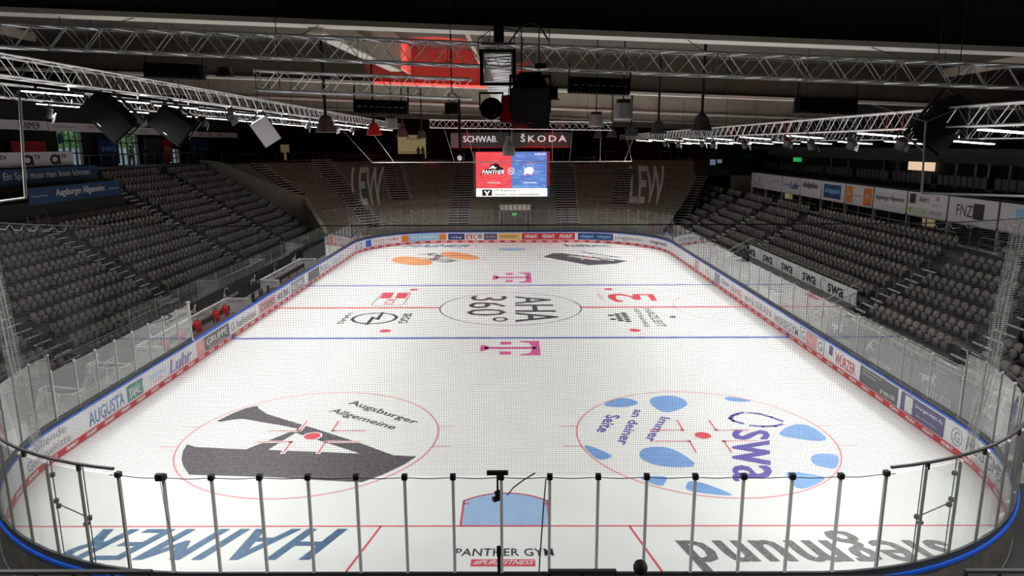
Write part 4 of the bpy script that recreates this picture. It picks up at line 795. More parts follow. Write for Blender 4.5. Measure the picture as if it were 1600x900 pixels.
sponsor(5, 'sponsor panel lettered Augsburger Allgemeine', lambda tx, bk: (tx('Augsburger Allgemeine', .05, .95, .42, .70, 'ink', .02), tx('Alles was uns bewegt', .3, .72, .16, .26, 'text_grey'), bk(.04, .96, .76, .77, 'text_grey')))
sponsor(6, 'sponsor panel lettered Ankrit with green leaf below', lambda tx, bk: (bk(.05, .20, .52, .92, 'ink'), bk(.215, .225, .52, .92, 'ink'), tx('Ankrit', .30, .56, .62, .86, 'ink', .02), tx('STAUDENBAU', .16, .54, .14, .36, 'sign_green'), bk(.04, .12, .14, .36, 'sign_green'), tx('emuyn', .60, .90, .10, .30, 'text_grey', .01, .3), bk(.73, .80, .72, .92, 'pink'), tx('HAUS', .66, .90, .50, .58, 'text_grey')))
sponsor(7, 'sponsor panel lettered FNZ with black block', lambda tx, bk: (tx('FNZ', .18, .52, .32, .74, 'ink', .0), bk(.53, .75, .26, .84, 'ink'), bk(.56, .72, .32, .35, 'sign_white')))
sponsor(8, 'sponsor panel with blue shield at right frame edge', lambda tx, bk: (bk(.28, .62, .5, .85, 'sky'), tx('FC', .70, .9, .3, .7, 'ink')))
fr = thing('box_front_frame', 'steel window frames of the right boxes below the sponsor panels', 'window frame'); m_ = MB(); m2 = MB()
for i in range(len(ye)*3):
    y = 61-2.13*i
    if y < 4: break
    if i % 2: MB().bb(25.30, 25.36, y-.03, y+.03, 4.5, 5.74).build('mullion', 'steel', fr)
    else: MB().bb(25.30, 25.5, y-.08, y+.08, 4.5, 5.74).build('pillar', 'pale_post', fr)
MB().bb(25.25, 25.45, 3, 61, 4.5, 4.62).build('sill', 'pale_grey', fr)
struct(MB().bb(26.4, 26.5, 3, 61, 4.5, 5.8).build('box_partition', 'wall_tan')) if False else None
for y, w in ((58, 1.6), (33.5, 1.2)): tag(MB().bb(28.4, 28.55, y, y+w, 4.6, 5.7).build('lit_doorway', 'lit_tan'), 'tan lit doorway inside the right boxes near y %d' % 0 if False else ('tan lit doorway below the farthest sponsor panel' if y > 50 else 'dim lit doorway behind the box front below orange blocks'), 'doorway')
tag(MB().bb(28.35, 28.5, 34.1, 37.1, 8.35, 8.95).build('lit_window', 'lit_warm'), 'warm lit window above the Augsburger panel on the right', 'window')
tag(MB().bb(28.35, 28.5, 56.3, 58.0, 8.42, 8.82).build('exit_sign', 'exit_green'), 'green exit sign above the second sponsor panel on the right', 'sign')
for i, yp in enumerate((26.5, 28.3, 29.5, 31.4, 38.4, 40.2, 46, 49.2, 54.6)): tag(MB().bb(28.3, 28.55, yp, yp+.2, 7.4, 9.2).build('door_frame_post', 'steel'), 'grey door post on the upper right gallery, %s from near end' % NTH(i+1), 'door post')
t = thing('gallery_seating', 'row of black seats on upper gallery behind the sponsor panels', 'seats'); t['kind'] = 'stuff'
m_ = MB()
for i in range(70): m_.box((26.4, 20+.58*i, 8.0 if i % 9 else 7.6), (.1, .5, .62 if i % 9 else .2))
m_.build('backrest', 'black', t)['kind'] = 'stuff'
t = thing('corner_suite', 'black hospitality box at the far end of the right gallery', 'box'); MB().bb(21.4, 30, 64.6, 70, 6.75, 9.4).build('box_body', 'black_gloss', t); MB().bb(24.6, 30, 64.7, 66, 4.6, 6.75).build('lower_wall', 'wall_tan', t)
for i, (x0, x1, z0, z1) in enumerate(((21.8, 22.4, 7.9, 8.5), (22.6, 23.1, 8.1, 8.5))): MB().bb(x0, x1, 64.52, 64.58, z0, z1).build('small_screen', 'screen_small', t)
# top railings of the right stand
for (a, b, lab) in ((3, 22.6, 'railing above the near right seats'), (24.2, 40.5, 'railing above the long right block'), (42.2, 57, 'railing above the far right seats')):
    t = thing('top_railing', 'steel '+lab, 'rail'); m_ = MB(); m_.tube([(24.3, a, 4.6), (24.3, a+.3, 5.45), (24.3, b-.3, 5.45), (24.3, b, 4.6)], .025, 6); m_.tube([(24.3, a+.2, 5.1), (24.3, b-.2, 5.1)], .015, 5)
    n = int((b-a)/1.6)
    for i in range(1, n): m_.tube([(24.3, a+(b-a)*i/n, 4.4), (24.3, a+(b-a)*i/n, 5.45)], .018, 5)
    m_.build('rail_tube', 'steel', t)
# ------------------------------------------------------------------ left media tribune and banners
tb = thing('media_tribune', 'black stepped media stand above the near left seats', 'tribune'); MB().bb(-30.9, -28.95, 24, 38.6, 4.9, 6.9).bb(-31.9, -30.9, 22, 39.2, 5.2, 7.9).bb(-33.5, -31.9, 22, 38, 6, 8.8).build('platform', 'wall_black', tb)
def banner(x, y0, y1, z0, z1, m, lab, rows):
    t = thing('banner', lab, 'banner'); bc = MB().bb(x-.06, x, y0, y1, z0, z1).build('banner_cloth', m, t)
    for s, u0, u1, v0, v1, mm, b in rows:
        q = MB(); text(q, s, lambda u, v: (x+.012, y0+(y1-y0)*(u0+(u1-u0)*u), z0+(z1-z0)*(v0+(v1-v0)*v)), b); q.build('banner_lettering', mm, bc)
banner(-28.9, 28.5, 38.4, 6.72, 7.75, 'sign_blue', 'blue banner lettered Augsburger Allgemeine over the left seats', [('Augsburger Allgemeine', .26, .80, .26, .82, 'white', .03), ('Friedberger Allgemeine', .03, .18, .42, .56, 'pale_grey', 0), ('Schwabmünchner', .85, .98, .42, .56, 'pale_grey', 0)])
banner(-30.85, 22, 39.1, 7.85, 8.82, 'sign_blue', 'blue banner lettered Ein Spiel muss man lesen können', [('Ein Spiel muss man lesen können.', .43, .95, .2, .8, 'white', .01)])
banner(-31.85, 22, 37.9, 8.86, 9.86, 'fascia', 'white parapet with three black round letter logos, upper left', [])
t = thing('parapet_sign', 'white curved parapet bearing three round logos, above the blue banners', 'sign'); MB().bb(-31.84, -31.78, 22, 37.9, 8.9, 9.84).build('sign_face', 'sign_white', t); m_ = MB()
for y in (29.4, 32.6, 35.4, 26.2):
    f = lambda r, a: (-31.77, y+.45+r*.55*math.cos(a), 9.32+r*.36*math.sin(a))
    for i in range(24):
        a, b = 2*math.pi*i/24, 2*math.pi*(i+1)/24; m_.q(f(.5, a), f(1, a), f(1, b), f(.5, b))
    m_.q((-31.77, y+.85, 8.97), (-31.77, y+1.05, 8.97), (-31.77, y+1.0, 9.62), (-31.77, y+.85, 9.62)); text(m_, 'tv', lambda u, v: (-31.77, y+1.15+.6*u, 9.38+.32*v), .02)
m_.build('sign_emblem', 'ink', t)
# sponsor strip under the left gallery roof
banner(-33.0, 20, 37.4, 11.32, 11.95, 'sign_white', 'white strip lettered HAIMER high on the left', [('HAIMER', .83, .955, .12, .85, 'ink', .03)])
banner(-33.0, 37.5, 48.6, 11.28, 11.92, 'sign_white', 'white strip of small sponsor names high on the left', [('uglobstamme', .05, .3, .3, .7, 'text_grey', .01), ('KARTHER', .42, .56, .4, .8, 'sign_red', .03), ('TRUCK', .62, .70, .2, .8, 'sign_red', .05), ('SPARKASSE', .76, .95, .3, .7, 'navy', .05)])
banner(-33.0, 48.7, 60, 11.2, 11.8, 'sign_white', 'white strip lettered hiltec high on the far left', [('hiltec', .1, .22, .2, .8, 'text_grey', .03), ('PENNY', .6, .8, .3, .7, 'sign_red', .03)])
banner(-33.0, 60.2, 72, 11.1, 11.65, 'sign_white', 'farthest white sponsor strip high on the left', [('EDEKA', .1, .2, .2, .8, 'sign_red', .03), ('EDEKA', .3, .4, .2, .8, 'sign_red', .03), ('EDEKA', .5, .6, .2, .8, 'sign_red', .03)])
struct(MB().bb(-37, -33.1, -20, 92, 12.0, 14).build('gallery_ceiling', 'wall_black'))
# concourse items left
def board(x, y0, y1, z0, z1, m, lab, s=None, mm='white', cat='poster'):
    t = thing('poster_board', lab, cat); MB().bb(x-.08, x, y0, y1, z0, z1).build('board', m, t)
    if s: q = MB(); text(q, s, lambda u, v: (x+.012, y0+(y1-y0)*(.12+.76*u), z0+(z1-z0)*(.5+.22*v)), .02); q.build('board_lettering', mm, t)
board(-36.5, 49.2, 52.4, 8.6, 10.8, 'navy', 'blue poster lettered swa between the two glazed doors', 'swa', 'sky')
board(-36.5, 57.2, 60.4, 8.5, 10.9, 'pa_grey', 'grey sponsor list board beside the farther glazed door')
board(-36.5, 60.8, 62.6, 8.5, 10.8, 'sign_red', 'red poster beside the third door opening', 'fit', 'white')
board(-36.5, 38.4, 42.2, 9.2, 10.6, 'sign_red', 'red panel left of the nearest glazed door')
board(-36.5, 67, 72, 8.3, 10.9, 'navy', 'dark blue wall panel at the far left corner', 'Fan', 'sky')
tag(MB().bb(-32.9, -32.8, 38.2, 38.6, 10.4, 11.1).build('stairs_sign', 'navy'), 'small blue letter F sign hanging under the left strip', 'sign')
t = thing('concourse_railing', 'steel railing at the top of the left seats', 'rail'); m_ = MB(); m_.tube([(-32.6, 39.5, 9.5), (-32.6, 61, 9.5)], .025, 6)
for i in range(14): m_.tube([(-32.6, 39.5+1.65*i, 8.4), (-32.6, 39.5+1.65*i, 9.5)], .02, 5)
m_.build('rail_tube', 'steel', t)
# outside: hedge and fence seen through the doors
hb = MB()
for i in range(900):
    x, y, z = -41.5-rng.random()*2.5, 38+rng.random()*46, 8.8+rng.random()*4.5; a = rng.random()*6.3; s = .12+.2*rng.random()
    hb.q(*[(x+rng.normal()*s, y+rng.normal()*s, z+rng.normal()*s) for _ in range(4)])
hb.bb(-44.5, -44, 36, 90, 8, 12.2)
tag(hb.build('hedge', 'leaf'), 'sunlit green hedge outside the glazed doors', 'hedge', kind='stuff')
t = thing('garden_fence', 'pale slatted fence outside the glazed doors', 'fence'); m_ = MB()
for i in range(150): m_.bb(-40.6, -40.55, 38+.3*i, 38.14+.3*i, 7.5, 10.0)
m_.build('slat_panel', 'exterior_white', t); MB().bb(-45, -37.3, 36, 90, 7.4, 7.9).build('path', 'exterior_white')['kind'] = 'structure'
# far concourse
tag(MB().bb(-17.0, -12.9, 91.6, 91.9, 8.1, 11.6).build('lit_wall_panel', 'lit_tan'), 'yellow lit wall panel on the far concourse behind the terrace', 'wall panel'); MB().bb(-28, -13, 90.9, 91.2, 8.2, 8.9).build('trim_1', 'olive')['kind'] = 'structure'
m_ = MB(); text(m_, 'KIOSK', lambda u, v: (-15.6+2.2*u, 91.55, 10.9+.35*v), .03)
tag(m_.build('kiosk_lettering', 'ink'), 'dark letters on the yellow lit wall panel', 'lettering')
tag(MB().bb(-30.4, -28.9, 82, 82.3, 10.4, 11.5).build('fuse_box', 'yellow'), 'small yellow box on a post above the left terrace corner', 'box') if False else tag(MB().bb(-31.9, -30.8, 84, 84.3, 9.25, 10.3).bb(-31.5, -31.2, 84.05, 84.2, 8.1, 9.25).build('sign_box', 'dim_sign'), 'small yellow box sign above the left terrace corner', 'sign')
t = thing('rim_railing', 'thin steel railing along the rim of the far terrace', 'rail'); m_ = MB(); P = tpath(26.4); m_.tube([(x, y, 9.3) for x, y in P], .025, 5)
for x, y in P[::2]: m_.tube([(x, y, 8.1), (x, y, 9.3)], .018, 4)
m_.build('rail_tube', 'steel', t)
# ------------------------------------------------------------------ video screen and name boards
vs_ = thing('video_screen', 'hanging video screen, red half and blue half, above the far goal', 'screen'); y = 61.5
MB().bb(-3.95, 3.78, y+.05, y+.5, 4.72, 9.5).build('housing', 'black', vs_); MB().bb(3.72, 4.02, y-.02, y+.4, 5.9, 9.48).build('side_strip', 'sign_red', vs_); MB().bb(3.72, 4.02, y-.02, y+.4, 4.75, 5.9).build('side_strip', 'navy', vs_); MB().bb(-4.1, -3.86, y-.02, y+.4, 4.75, 9.48).build('side_strip', 'pa_grey', vs_)
def fq(mb, x0, x1, z0, z1, yy=y): mb.q((x0, yy, z0), (x1, yy, z0), (x1, yy, z1), (x0, yy, z1)); return mb
SX0, SX1, SZ0, SZM, SZ1 = -3.84, 3.70, 4.75, 5.62, 9.44; XM = -.10
fq(MB(), SX0, XM, SZM, SZ1, y+.03).build('screen_half', 'screen_red', vs_); fq(MB(), XM, SX1, SZM, SZ1, y+.03).build('screen_half', 'screen_blue', vs_); fq(MB(), SX0, SX1+.1, SZ0, SZM, y-.02).build('caption_strip', 'screen_white', vs_)
m_ = MB()
for i in range(60):
    x = SX0+.1+3.5*rng.random(); z = SZM+.1+3.5*rng.random(); w = .2+.9*rng.random(); w = min(w, XM-x-.02)
    if w > .1: m_.q((x, y+.025, z), (x+w, y+.025, z+.05), (x+w, y+.025, z+.09), (x, y+.025, z+.03))
m_.build('screen_texture', 'screen_red_light', vs_); m_ = MB()
for i in range(90):
    x = XM+.05+3.5*rng.random(); z = SZM+.1+3.4*rng.random()**1.5; w = min(.2+.9*rng.random(), SX1-x-.02)
    if w > .1: m_.q((x, y+.025, z), (x+w, y+.025, z-.06), (x+w, y+.025, z+.0), (x, y+.025, z+.06))
m_.build('screen_texture', 'screen_blue_light', vs_)
def ft(mb, s, x0, x1, z0, z1, bold=0, sh=0, yy=y+.01): text(mb, s, lambda u, v: (x0+(x1-x0)*u, yy, z0+(z1-z0)*v), bold, sh)
m_ = MB(); cat_ = [(0,0),(.1,.25),(.05,.35),(.2,.5),(.35,.55),(.45,.85),(.6,1),(.72,.95),(.82,.7),(.95,.55),(.9,.4),(1,.1),(.9,.2),(.88,0),(.75,.15),(.5,.1),(.2,.12)]
m_.poly(cat_, 0, fmap=lambda u, v: (-3.45+2.7*u, y+.018, 7.0+1.25*v)); m_.build('team_emblem', 'screen_ink', vs_)
m_ = MB(); ft(m_, 'PANTHER', -3.2, -.85, 7.15, 7.55, .05, .25); m_.poly([(0,0),(.3,.6),(.6,1),(.7,.5),(1,.4),(.8,.1),(.4,.2)], 0, fmap=lambda u, v: (-2.5+.9*u, y+.008, 7.65+.4*v)); ft(m_, 'Heimteam', -2.6, -1.25, 6.15, 6.32, .02); m_.build('screen_lettering', 'screen_white', vs_)
m_ = MB()
for i in range(24):
    a, b = 2*math.pi*i/24, 2*math.pi*(i+1)/24; f = lambda t, r: (XM+r*math.cos(t), y+.012, 7.43+r*math.sin(t)); m_.q(f(a, .30), f(a, .36), f(b, .36), f(b, .30)); f2 = lambda t, r: (1.85+r*math.cos(t), y+.016, 7.5+r*.8*math.sin(t)); m_.q(f2(a, 0), f2(a, .45), f2(b, .45), f2(b, .001))
ft(m_, 'VS', XM-.2, XM+.2, 7.3, 7.56, .02); m_.poly([(0,1),(.3,.6),(1,.9),(.7,.5),(1,0),(.5,.2),(.1,0),(.2,.5)], 0, fmap=lambda u, v: (1.15+1.0*u, y+.018, 7.0+1.0*v)); ft(m_, '2:03:25', 2.35, 3.55, 9.08, 9.30, .03); ft(m_, 'Gastteam', 1.25, 2.6, 6.15, 6.32, .02); m_.build('screen_lettering', 'screen_white', vs_)
m_ = MB(); text(m_, 'SCHORNDORF', lambda u, v: (1.3+1.3*u, y+.008, 8.0+.35*u+.14*v), .03); text(m_, 'MUNICH', lambda u, v: (1.4+1.1*u, y+.008, 6.88+.2*u+.14*v), .03); m_.build('screen_lettering', 'screen_red_light', vs_)
m_ = MB(); fq(m_, -3.2, -2.15, 4.84, 5.5, y-.03); m_.build('bank_emblem', 'screen_ink', vs_); m_ = MB(); m_.poly([(0,1),(.28,1),(.5,.5),(.72,1),(1,1),(.62,.3),(.62,0),(.38,0),(.38,.3)], 0, fmap=lambda u, v: (-3.0+.65*u, y-.035, 4.86+.5*v)); m_.build('bank_emblem', 'screen_white', vs_)
m_ = MB(); ft(m_, 'VR Augsburg', -1.9, .35, 5.26, 5.52, .02, 0, y-.03); ft(m_, 'Handels- und Gewerbebank', -1.9, 2.9, 4.86, 5.12, .02, 0, y-.03); m_.build('bank_lettering', 'screen_ink', vs_)
for x in (-3.5, 0.2, 3.4): MB().tube([(x, y+.25, 9.5), (x, y+.25, 13.2)], .03, 5).build('hanger', 'steel', vs_)
nb = thing('name_board', 'dark board with white letters SCHWAB. above the video screen', 'sign'); MB().bb(-6.4, -.2, 61, 61.3, 9.95, 11.45).build('board', 'pa_grey', nb)
m_ = MB(); ft(m_, 'SCHWAB.', -5.1, -1.5, 10.45, 11.1, .03, 0, 60.98); m_.build('board_lettering', 'lit_sign', nb); MB().bb(-6.4, -5.5, 60.95, 61, 9.95, 11.4).build('picture_panel', 'fascia', nb)
nb = thing('name_board', 'dark board with white letters SKODA above the video screen', 'sign'); MB().bb(-.1, 6.2, 61, 61.3, 9.95, 11.45).build('board', 'pa_grey', nb)
m_ = MB(); text0(m_, 'ŠKODA', lambda u, v: (.9+4.8*u, 60.98, 10.45+.85*v), .012, 0, 1.35); m_.build('board_lettering', 'lit_sign', nb); MB().bb(-6.4, 6.2, 61, 61.3, 9.85, 9.95).build('red_lit_edge', 'pa_red_lit', nb)  # red strip paints the red light along the boards' underside
for x in (-5.5, -1.2, 1.2, 5.2): MB().tube([(x, 61.15, 11.4), (x, 61.15, 13.2)], .03, 5).build('hanger', 'steel', nb)
# ------------------------------------------------------------------ trusses
def truss(name_lab, p0, p1, w, h, bay, rc=.026, rb=.012, mat_='truss'):
    p0, p1 = Vector(p0), Vector(p1); L = (p1-p0).length; d_ = (p1-p0)/L; sx = d_.cross(Vector((0, 0, 1))).normalized(); sz = sx.cross(d_)
    t = thing('lighting_truss', name_lab, 'truss'); c = MB(); b = MB(); C4 = [(sx*a*w/2+sz*q*h/2) for a, q in ((-1, -1), (1, -1), (1, 1), (-1, 1))]
    for o in C4: c.tube([p0+o, p1+o], rc, 6)
    n = max(2, round(L/bay)); n += n % 2
    for f in range(4):
        a, q = C4[f], C4[(f+1) % 4]; 
        for i in range(n):
            u, v = (a, q) if (i+(f % 2)) % 2 == 0 else (q, a); b.tube([p0+d_*(L*i/n)+u, p0+d_*(L*(i+1)/n)+v], rb, 4, caps=False)
    for i in range(0, n+1, max(2, round(2.0/bay))):
        P = [p0+d_*(L*i/n)+o for o in C4]; b.tube(P, rb, 4, closed=True)
    c.build('chord', mat_, t); b.build('bracing', mat_, t); return t
truss('near cross truss spanning the full width below the first girder', (-20, 3.8, 12.27+.84*1.02), (20, 3.8, 12.27-.84*1.02), .5, .5, .42)
truss('short cross truss left of centre carrying the black heater bars', (-6.6, 6, 11.93), (-.85, 6, 11.68), .5, .5, .42)
truss('long left truss over the ice edge, inner of two', (-12.15, -1, 12.15), (-12.15, 66, 12.15), .5, .5, .5, .03, .014)
truss('long outer left truss above the walkway', (-17.2, 3, 12.1), (-17.2, 66, 12.1), .45, .45, .5, .026, .012)
truss('long right truss over the ice edge, inner of two', (12.15, -1, 10.9), (12.15, 66, 10.9), .5, .5, .5, .03, .014)
truss('long outer right truss above the walkway', (17.2, 3, 10.6), (17.2, 66, 10.6), .45, .45, .5, .026, .012)
truss('short centre truss pointing away from the viewer', (-.08, 3.3, 11.95), (-.08, 12, 11.95), .62, .6, .32, .03, .018)
truss('far cross truss in front of the video screen', (-5.2, 33, 11.55), (6.6, 33, 11.35), .5, .5, .42)
for xs, zz in ((-12.15, 12.4), (-17.2, 12.3), (12.15, 11.15), (17.2, 10.8)):
    t = thing('truss_hangers', 'thin black cables holding up the truss at x', 'cables'); t['label'] = 'thin black cables above the %s' % {-12.15: 'inner left truss', -17.2: 'outer left truss', 12.15: 'inner right truss', 17.2: 'outer right truss'}[xs]
    m_ = MB()
    for y in (6.75, 16, 26.75, 37, 46.75, 57): m_.tube([(xs, y, zz), (xs, y, 15+roofz(xs))], .012, 4)
    m_.build('cable', 'cable', t)
t = thing('truss_hangers', 'black cables over the near cross truss and centre cluster', 'cables'); m_ = MB()
for x in (-10, -5, -.35, .3, 5, 10): m_.tube([(x, 3.8, 12.4-.042*x), (x, 6.7, 13.25-.042*x)], .012, 4)
m_.tube([(-.5, 3.4, 12.2), (-.55, 3.5, 12.6), (-.3, 4.5, 12.95), (0, 5, 13.1), (.3, 4.5, 12.95), (.5, 3.5, 12.6), (.45, 3.4, 12.2)], .012, 5); m_.build('cable', 'cable', t)
t = thing('hoist_frame', 'black square frame and hoist motor on the end of the centre truss', 'hoist', (-.08, 3.2, 11.95)); f = MB()
for s in (-.37, .37): f.bb(s-.04, s+.04, -.05, .05, -.36, .36)
for s in (-.36, .36): f.bb(-.41, .41, -.05, .05, s-.035, s+.035)
f.build('frame', 'black', t); MB().bb(-.11, .13, .6, .9, .62, 1.1).build('motor', 'black', t); MB().bb(-.38, .38, .1, .16, .50, .56).build('cross_bar', 'truss', t); MB().bb(-.02, .02, .7, .74, .3, .7).build('chain', 'black', t)
t = thing('truss_hangers', 'black cables over the far cross truss and short truss', 'cables'); m_ = MB()
for x, y in ((-4, 33), (5, 33), (-6, 6), (-1.4, 6), (-.08, 10)): m_.tube([(x, y, 11.7), (x, y, 15.1)], .012, 4)
m_.build('cable', 'cable', t)
# LED luminaires
def luminaire(loc, tilt, lab, g):
    t = thing('led_luminaire', lab, 'lamp', loc, (0, .08, 0), g); hs = MB().bb(-.78, .78, -.24, .24, .0, .09).build('housing', 'pa_grey', t)
    m_ = MB(); m_.q((-.75, -.21, -.01), (.75, -.21, -.01), (.75, .21, -.01), (-.75, .21, -.01)); m_.bb(-.75, .75, -.215, .215, -.03, -.0); m_.build('lens', 'led', hs); MB().bb(-.5, -.46, -.03, .03, .09, .25).bb(.46, .5, -.03, .03, .09, .25).build('bracket', 'black', t); return t
LN = ['inner left', 'outer left', 'inner right', 'outer right']; first = None
for r, (X, Z, tl, ys) in enumerate(ROWS):  # the unseen lamps at the near end are added for light
    for i, y in enumerate(ys):
        lab = 'bright white LED panel lamp, %s row, %s from the near end' % (LN[r], NTH(i+1))
        if first is None: first = luminaire((X, y, Z), tl, lab, 'LED lamps along the trusses')
        else: dup(first, (X, y, Z), (0, .08, 0), lab)
# loudspeakers -----------------------------------------------------------
def pa(loc, rot, sx, sy, sz, m, lab, cable=True):
    t = thing('loudspeaker', lab, 'loudspeaker', loc, rot); m_ = MB(); hx, hy, hz = sx/2, sy/2, sz/2; k = .62
    v = [(-hx, -hy, -hz), (hx, -hy, -hz), (hx, -hy, hz), (-hx, -hy, hz), (-hx*k, hy, -hz), (hx*k, hy, -hz), (hx*k, hy, hz), (-hx*k, hy, hz)]
    m_.raw(v, [(0, 1, 2, 3), (5, 4, 7, 6), (0, 4, 5, 1), (3, 2, 6, 7), (0, 3, 7, 4), (1, 5, 6, 2)]); cb = m_.build('cabinet', m, t)
    MB().bb(-hx*.92, hx*.92, -hy-.02, -hy-.001, -hz*.94, hz*.94).build('grille', m if m != 'pa_white' else 'sign_white', cb); MB().bb(-.07, .07, -hy-.03, -hy-.02, -hz*.75, -hz*.7).build('badge', 'pale_grey', cb)
    m_ = MB(); m_.bb(-hx-.04, -hx, -.05, .05, -.1, .35).bb(hx, hx+.04, -.05, .05, -.1, .35).bb(-hx-.04, hx+.04, -.05, .05, .35, .42) if hz < .36 else m_.bb(-hx-.04, -hx, -.05, .05, -.1, hz+.2).bb(hx, hx+.04, -.05, .05, -.1, hz+.2).bb(-hx-.04, hx+.04, -.05, .05, hz+.2, hz+.26); m_.build('yoke', 'black', t)
    if cable:
        q = thing('speaker_cables', 'two black suspension cables of the '+lab, 'cables'); m_ = MB(); x, y, z = loc
        for s in (-.3, .3): m_.tube([(x+s, y, z+.3), (x+s, y, 14.4)], .014, 4)
        m_.build('cable', 'cable', q)
    return t
pa((-12.2, 8.8, 11.1), (.15, .85, .25), 1.40, .8, .82, 'pa_mid', 'big dark loudspeaker below the inner left truss, nearest')
pa((-12.0, 12.4, 10.95), (.15, .70, .25), 1.25, .8, .9, 'pa_mid', 'big dark loudspeaker below the inner left truss, second')
pa((-12.0, 21.8, 10.9), (.1, -.55, .3), .9, .8, 1.25, 'pa_white', 'pale grey loudspeaker tilted below the inner left truss')
pa((12.0, 6.3, 10.72), (.15, -.95, -.2), 1.5, .8, .78, 'pa_black', 'big black loudspeaker below the inner right truss')
pa((.62, 1.6, 10.98), (.1, 0, 0), .78, .55, .80, 'pa_light', 'dark grey loudspeaker hanging near the centre', False)
t = thing('speaker_rig', 'black tapered flying frame above the centre loudspeaker', 'rigging', (.62, 1.6, 11.34)); m_ = MB(); v = [(-.38, -.28, 0), (.38, -.28, 0), (.38, .28, 0), (-.38, .28, 0), (-.22, -.15, .34), (.22, -.15, .34), (.22, .15, .34), (-.22, .15, .34)]
m_.raw(v, [(0, 1, 2, 3), (4, 7, 6, 5), (0, 4, 5, 1), (1, 5, 6, 2), (2, 6, 7, 3), (3, 7, 4, 0)]); m_.build('hood', 'pa_black', t); m_ = MB()
for s in (-.18, .18): m_.tube([(s, 0, .3), (s, 0, 1.7)], .012, 5)
m_.tube([(-.45, .3, .95), (-.2, .1, 1.25), (0, 0, 1.32), (.2, .1, 1.25), (.4, .3, 1.0)], .02, 5); m_.build('cable', 'cable', t); MB().bb(.1, .33, -.1, .1, .42, .52).build('motor', 'black', t)
# centre effect light cluster
t = thing('effect_spotlight', 'round black spotlight at the end of the centre truss', 'spotlight', (-.22, 2.6, 11.0)); Q = Matrix.Rotation(math.radians(78), 3, 'X')
MB().lathe((0, 0, 0), [(.12, -.35), (.2, -.25), (.235, 0), (.25, .02), (.25, .06), (.20, .06), (.19, .0)], 24, M4=Q).build('barrel', 'black_gloss', t); MB().lathe((0, -.02, 0), [(.19, 0), (.10, .04), (.0, .05)], 24, M4=Q).build('front_lens', 'black_gloss', t)
MB().bb(-.27, -.24, -.04, .04, -.02, .36).bb(.24, .27, -.04, .04, -.02, .36).bb(-.27, .27, -.04, .04, .33, .37).build('yoke', 'black', t)
t = thing('effect_spotlight', 'dark red lit spotlight body beside the round black one', 'spotlight', (.16, 3.1, 10.98)); m_ = MB(); m_.raw([(-.16, -.1, .34), (.1, -.1, .36), (.26, -.1, -.26), (-.2, -.1, -.24), (-.12, .25, .3), (.08, .25, .3), (.2, .25, -.22), (-.14, .25, -.22)], [(0, 3, 2, 1), (4, 5, 6, 7), (0, 1, 5, 4), (1, 2, 6, 5), (2, 3, 7, 6), (3, 0, 4, 7)]); m_.build('head', 'pa_red_lit', t); MB().bb(-.18, .22, -.11, -.09, -.28, -.24).build('rim', 'sign_white', t)  # red stage light is put into the head's colour
spot((.5, 1.0, 10.2), (.16, 3.1, 11.0), 6, 60, RED, .5)
t = thing('projector', 'white lit projector between the centre lamp and speaker', 'projector', (.4, 3.9, 11.05)); m_ = MB(); m_.box((0, 0, 0), (.34, .4, .5), .3); m_.build('body', 'sign_white', t); MB().box((0, -.26, -.02), (.24, .02, .3), .3).build('window', 'lit_sign', t)
t = thing('moving_head_lamp', 'white bottle shaped lamp hanging under the centre cluster', 'lamp', (.14, 5.2, 9.95)); MB().lathe((0, 0, 0), [(.16, 0), (.17, .1), (.15, .25), (.06, .4), (.05, .5)], 14).build('body', 'sign_white', t); MB().bb(-.01, .01, -.01, .01, .5, 1.8).build('stem', 'black', t)
# heater / line array bars
def bar(loc, lab, L=1.42, h=.36, ry=.04, marks=True):
    t = thing('linear_effect_bar', lab, 'light bar', loc, (0, ry, 0), 'black effect bars'); MB().bb(-L/2, L/2, -.18, .18, -h/2, h/2).build('housing', 'pa_black', t)
    m_ = MB()
    for i in range(8): m_.bb(-L/2+.1+i*(L-.2)/7.4, -L/2+.2+i*(L-.2)/7.4, -.19, -.18, -.01, .005)
    if marks: m_.build('indicator_light', 'pale_grey', t)
    m_ = MB()
    for i in range(14): m_.bb(-L/2+.05+i*(L-.1)/13.5, -L/2+.09+i*(L-.1)/13.5, -.185, -.18, -h/2, -h/2+.06)
    m_.build('fin', 'pa_grey', t); MB().bb(-L/2-.03, -L/2, -.03, .03, -h/2, h/2+.36).bb(L/2, L/2+.03, -.03, .03, -h/2, h/2+.36).build('bracket', 'black', t)
bar((-3.3, 6, 11.23), 'black effect bar hanging from the short cross truss'); bar((2.3, 3.8, 11.58), 'black effect bar right of centre under the near truss'); bar((7.95, 4.4, 11.12), 'black effect bar far right under the near truss', marks=False); bar((-8.4, 5.2, 12.1), 'black effect bar left under the near truss', marks=False)
t = thing('small_horn', 'small grey horn box under the near truss on the left', 'box', (-6.55, 3.8, 11.95)); MB().raw([(-.12, -.1, .1), (.12, -.1, .1), (.19, -.1, -.12), (-.19, -.1, -.12), (-.1, .15, .1), (.1, .15, .1), (.15, .15, -.12), (-.15, .15, -.12)], [(0, 3, 2, 1), (4, 5, 6, 7), (0, 1, 5, 4), (1, 2, 6, 5), (2, 3, 7, 6), (3, 0, 4, 7)]).build('body', 'pa_grey', t); MB().bb(-.16, .16, -.12, -.1, -.14, -.11).build('rim', 'pale_grey', t)
t = thing('black_pole', 'black vertical pole hanging from the short cross truss', 'pole', (-1.2, 6, 9.9)); MB().tube([(0, 0, 0), (0, 0, 1.6)], .035, 8).build('tube', 'black', t); MB().bb(-.12, .12, -.1, .1, -.1, .1).build('camera_body', 'black', t); MB().lathe((0, -.14, -.02), [(.06, -.05), (.06, .05)], 12, M4=Q).build('camera_lens', 'lit_sign', t)
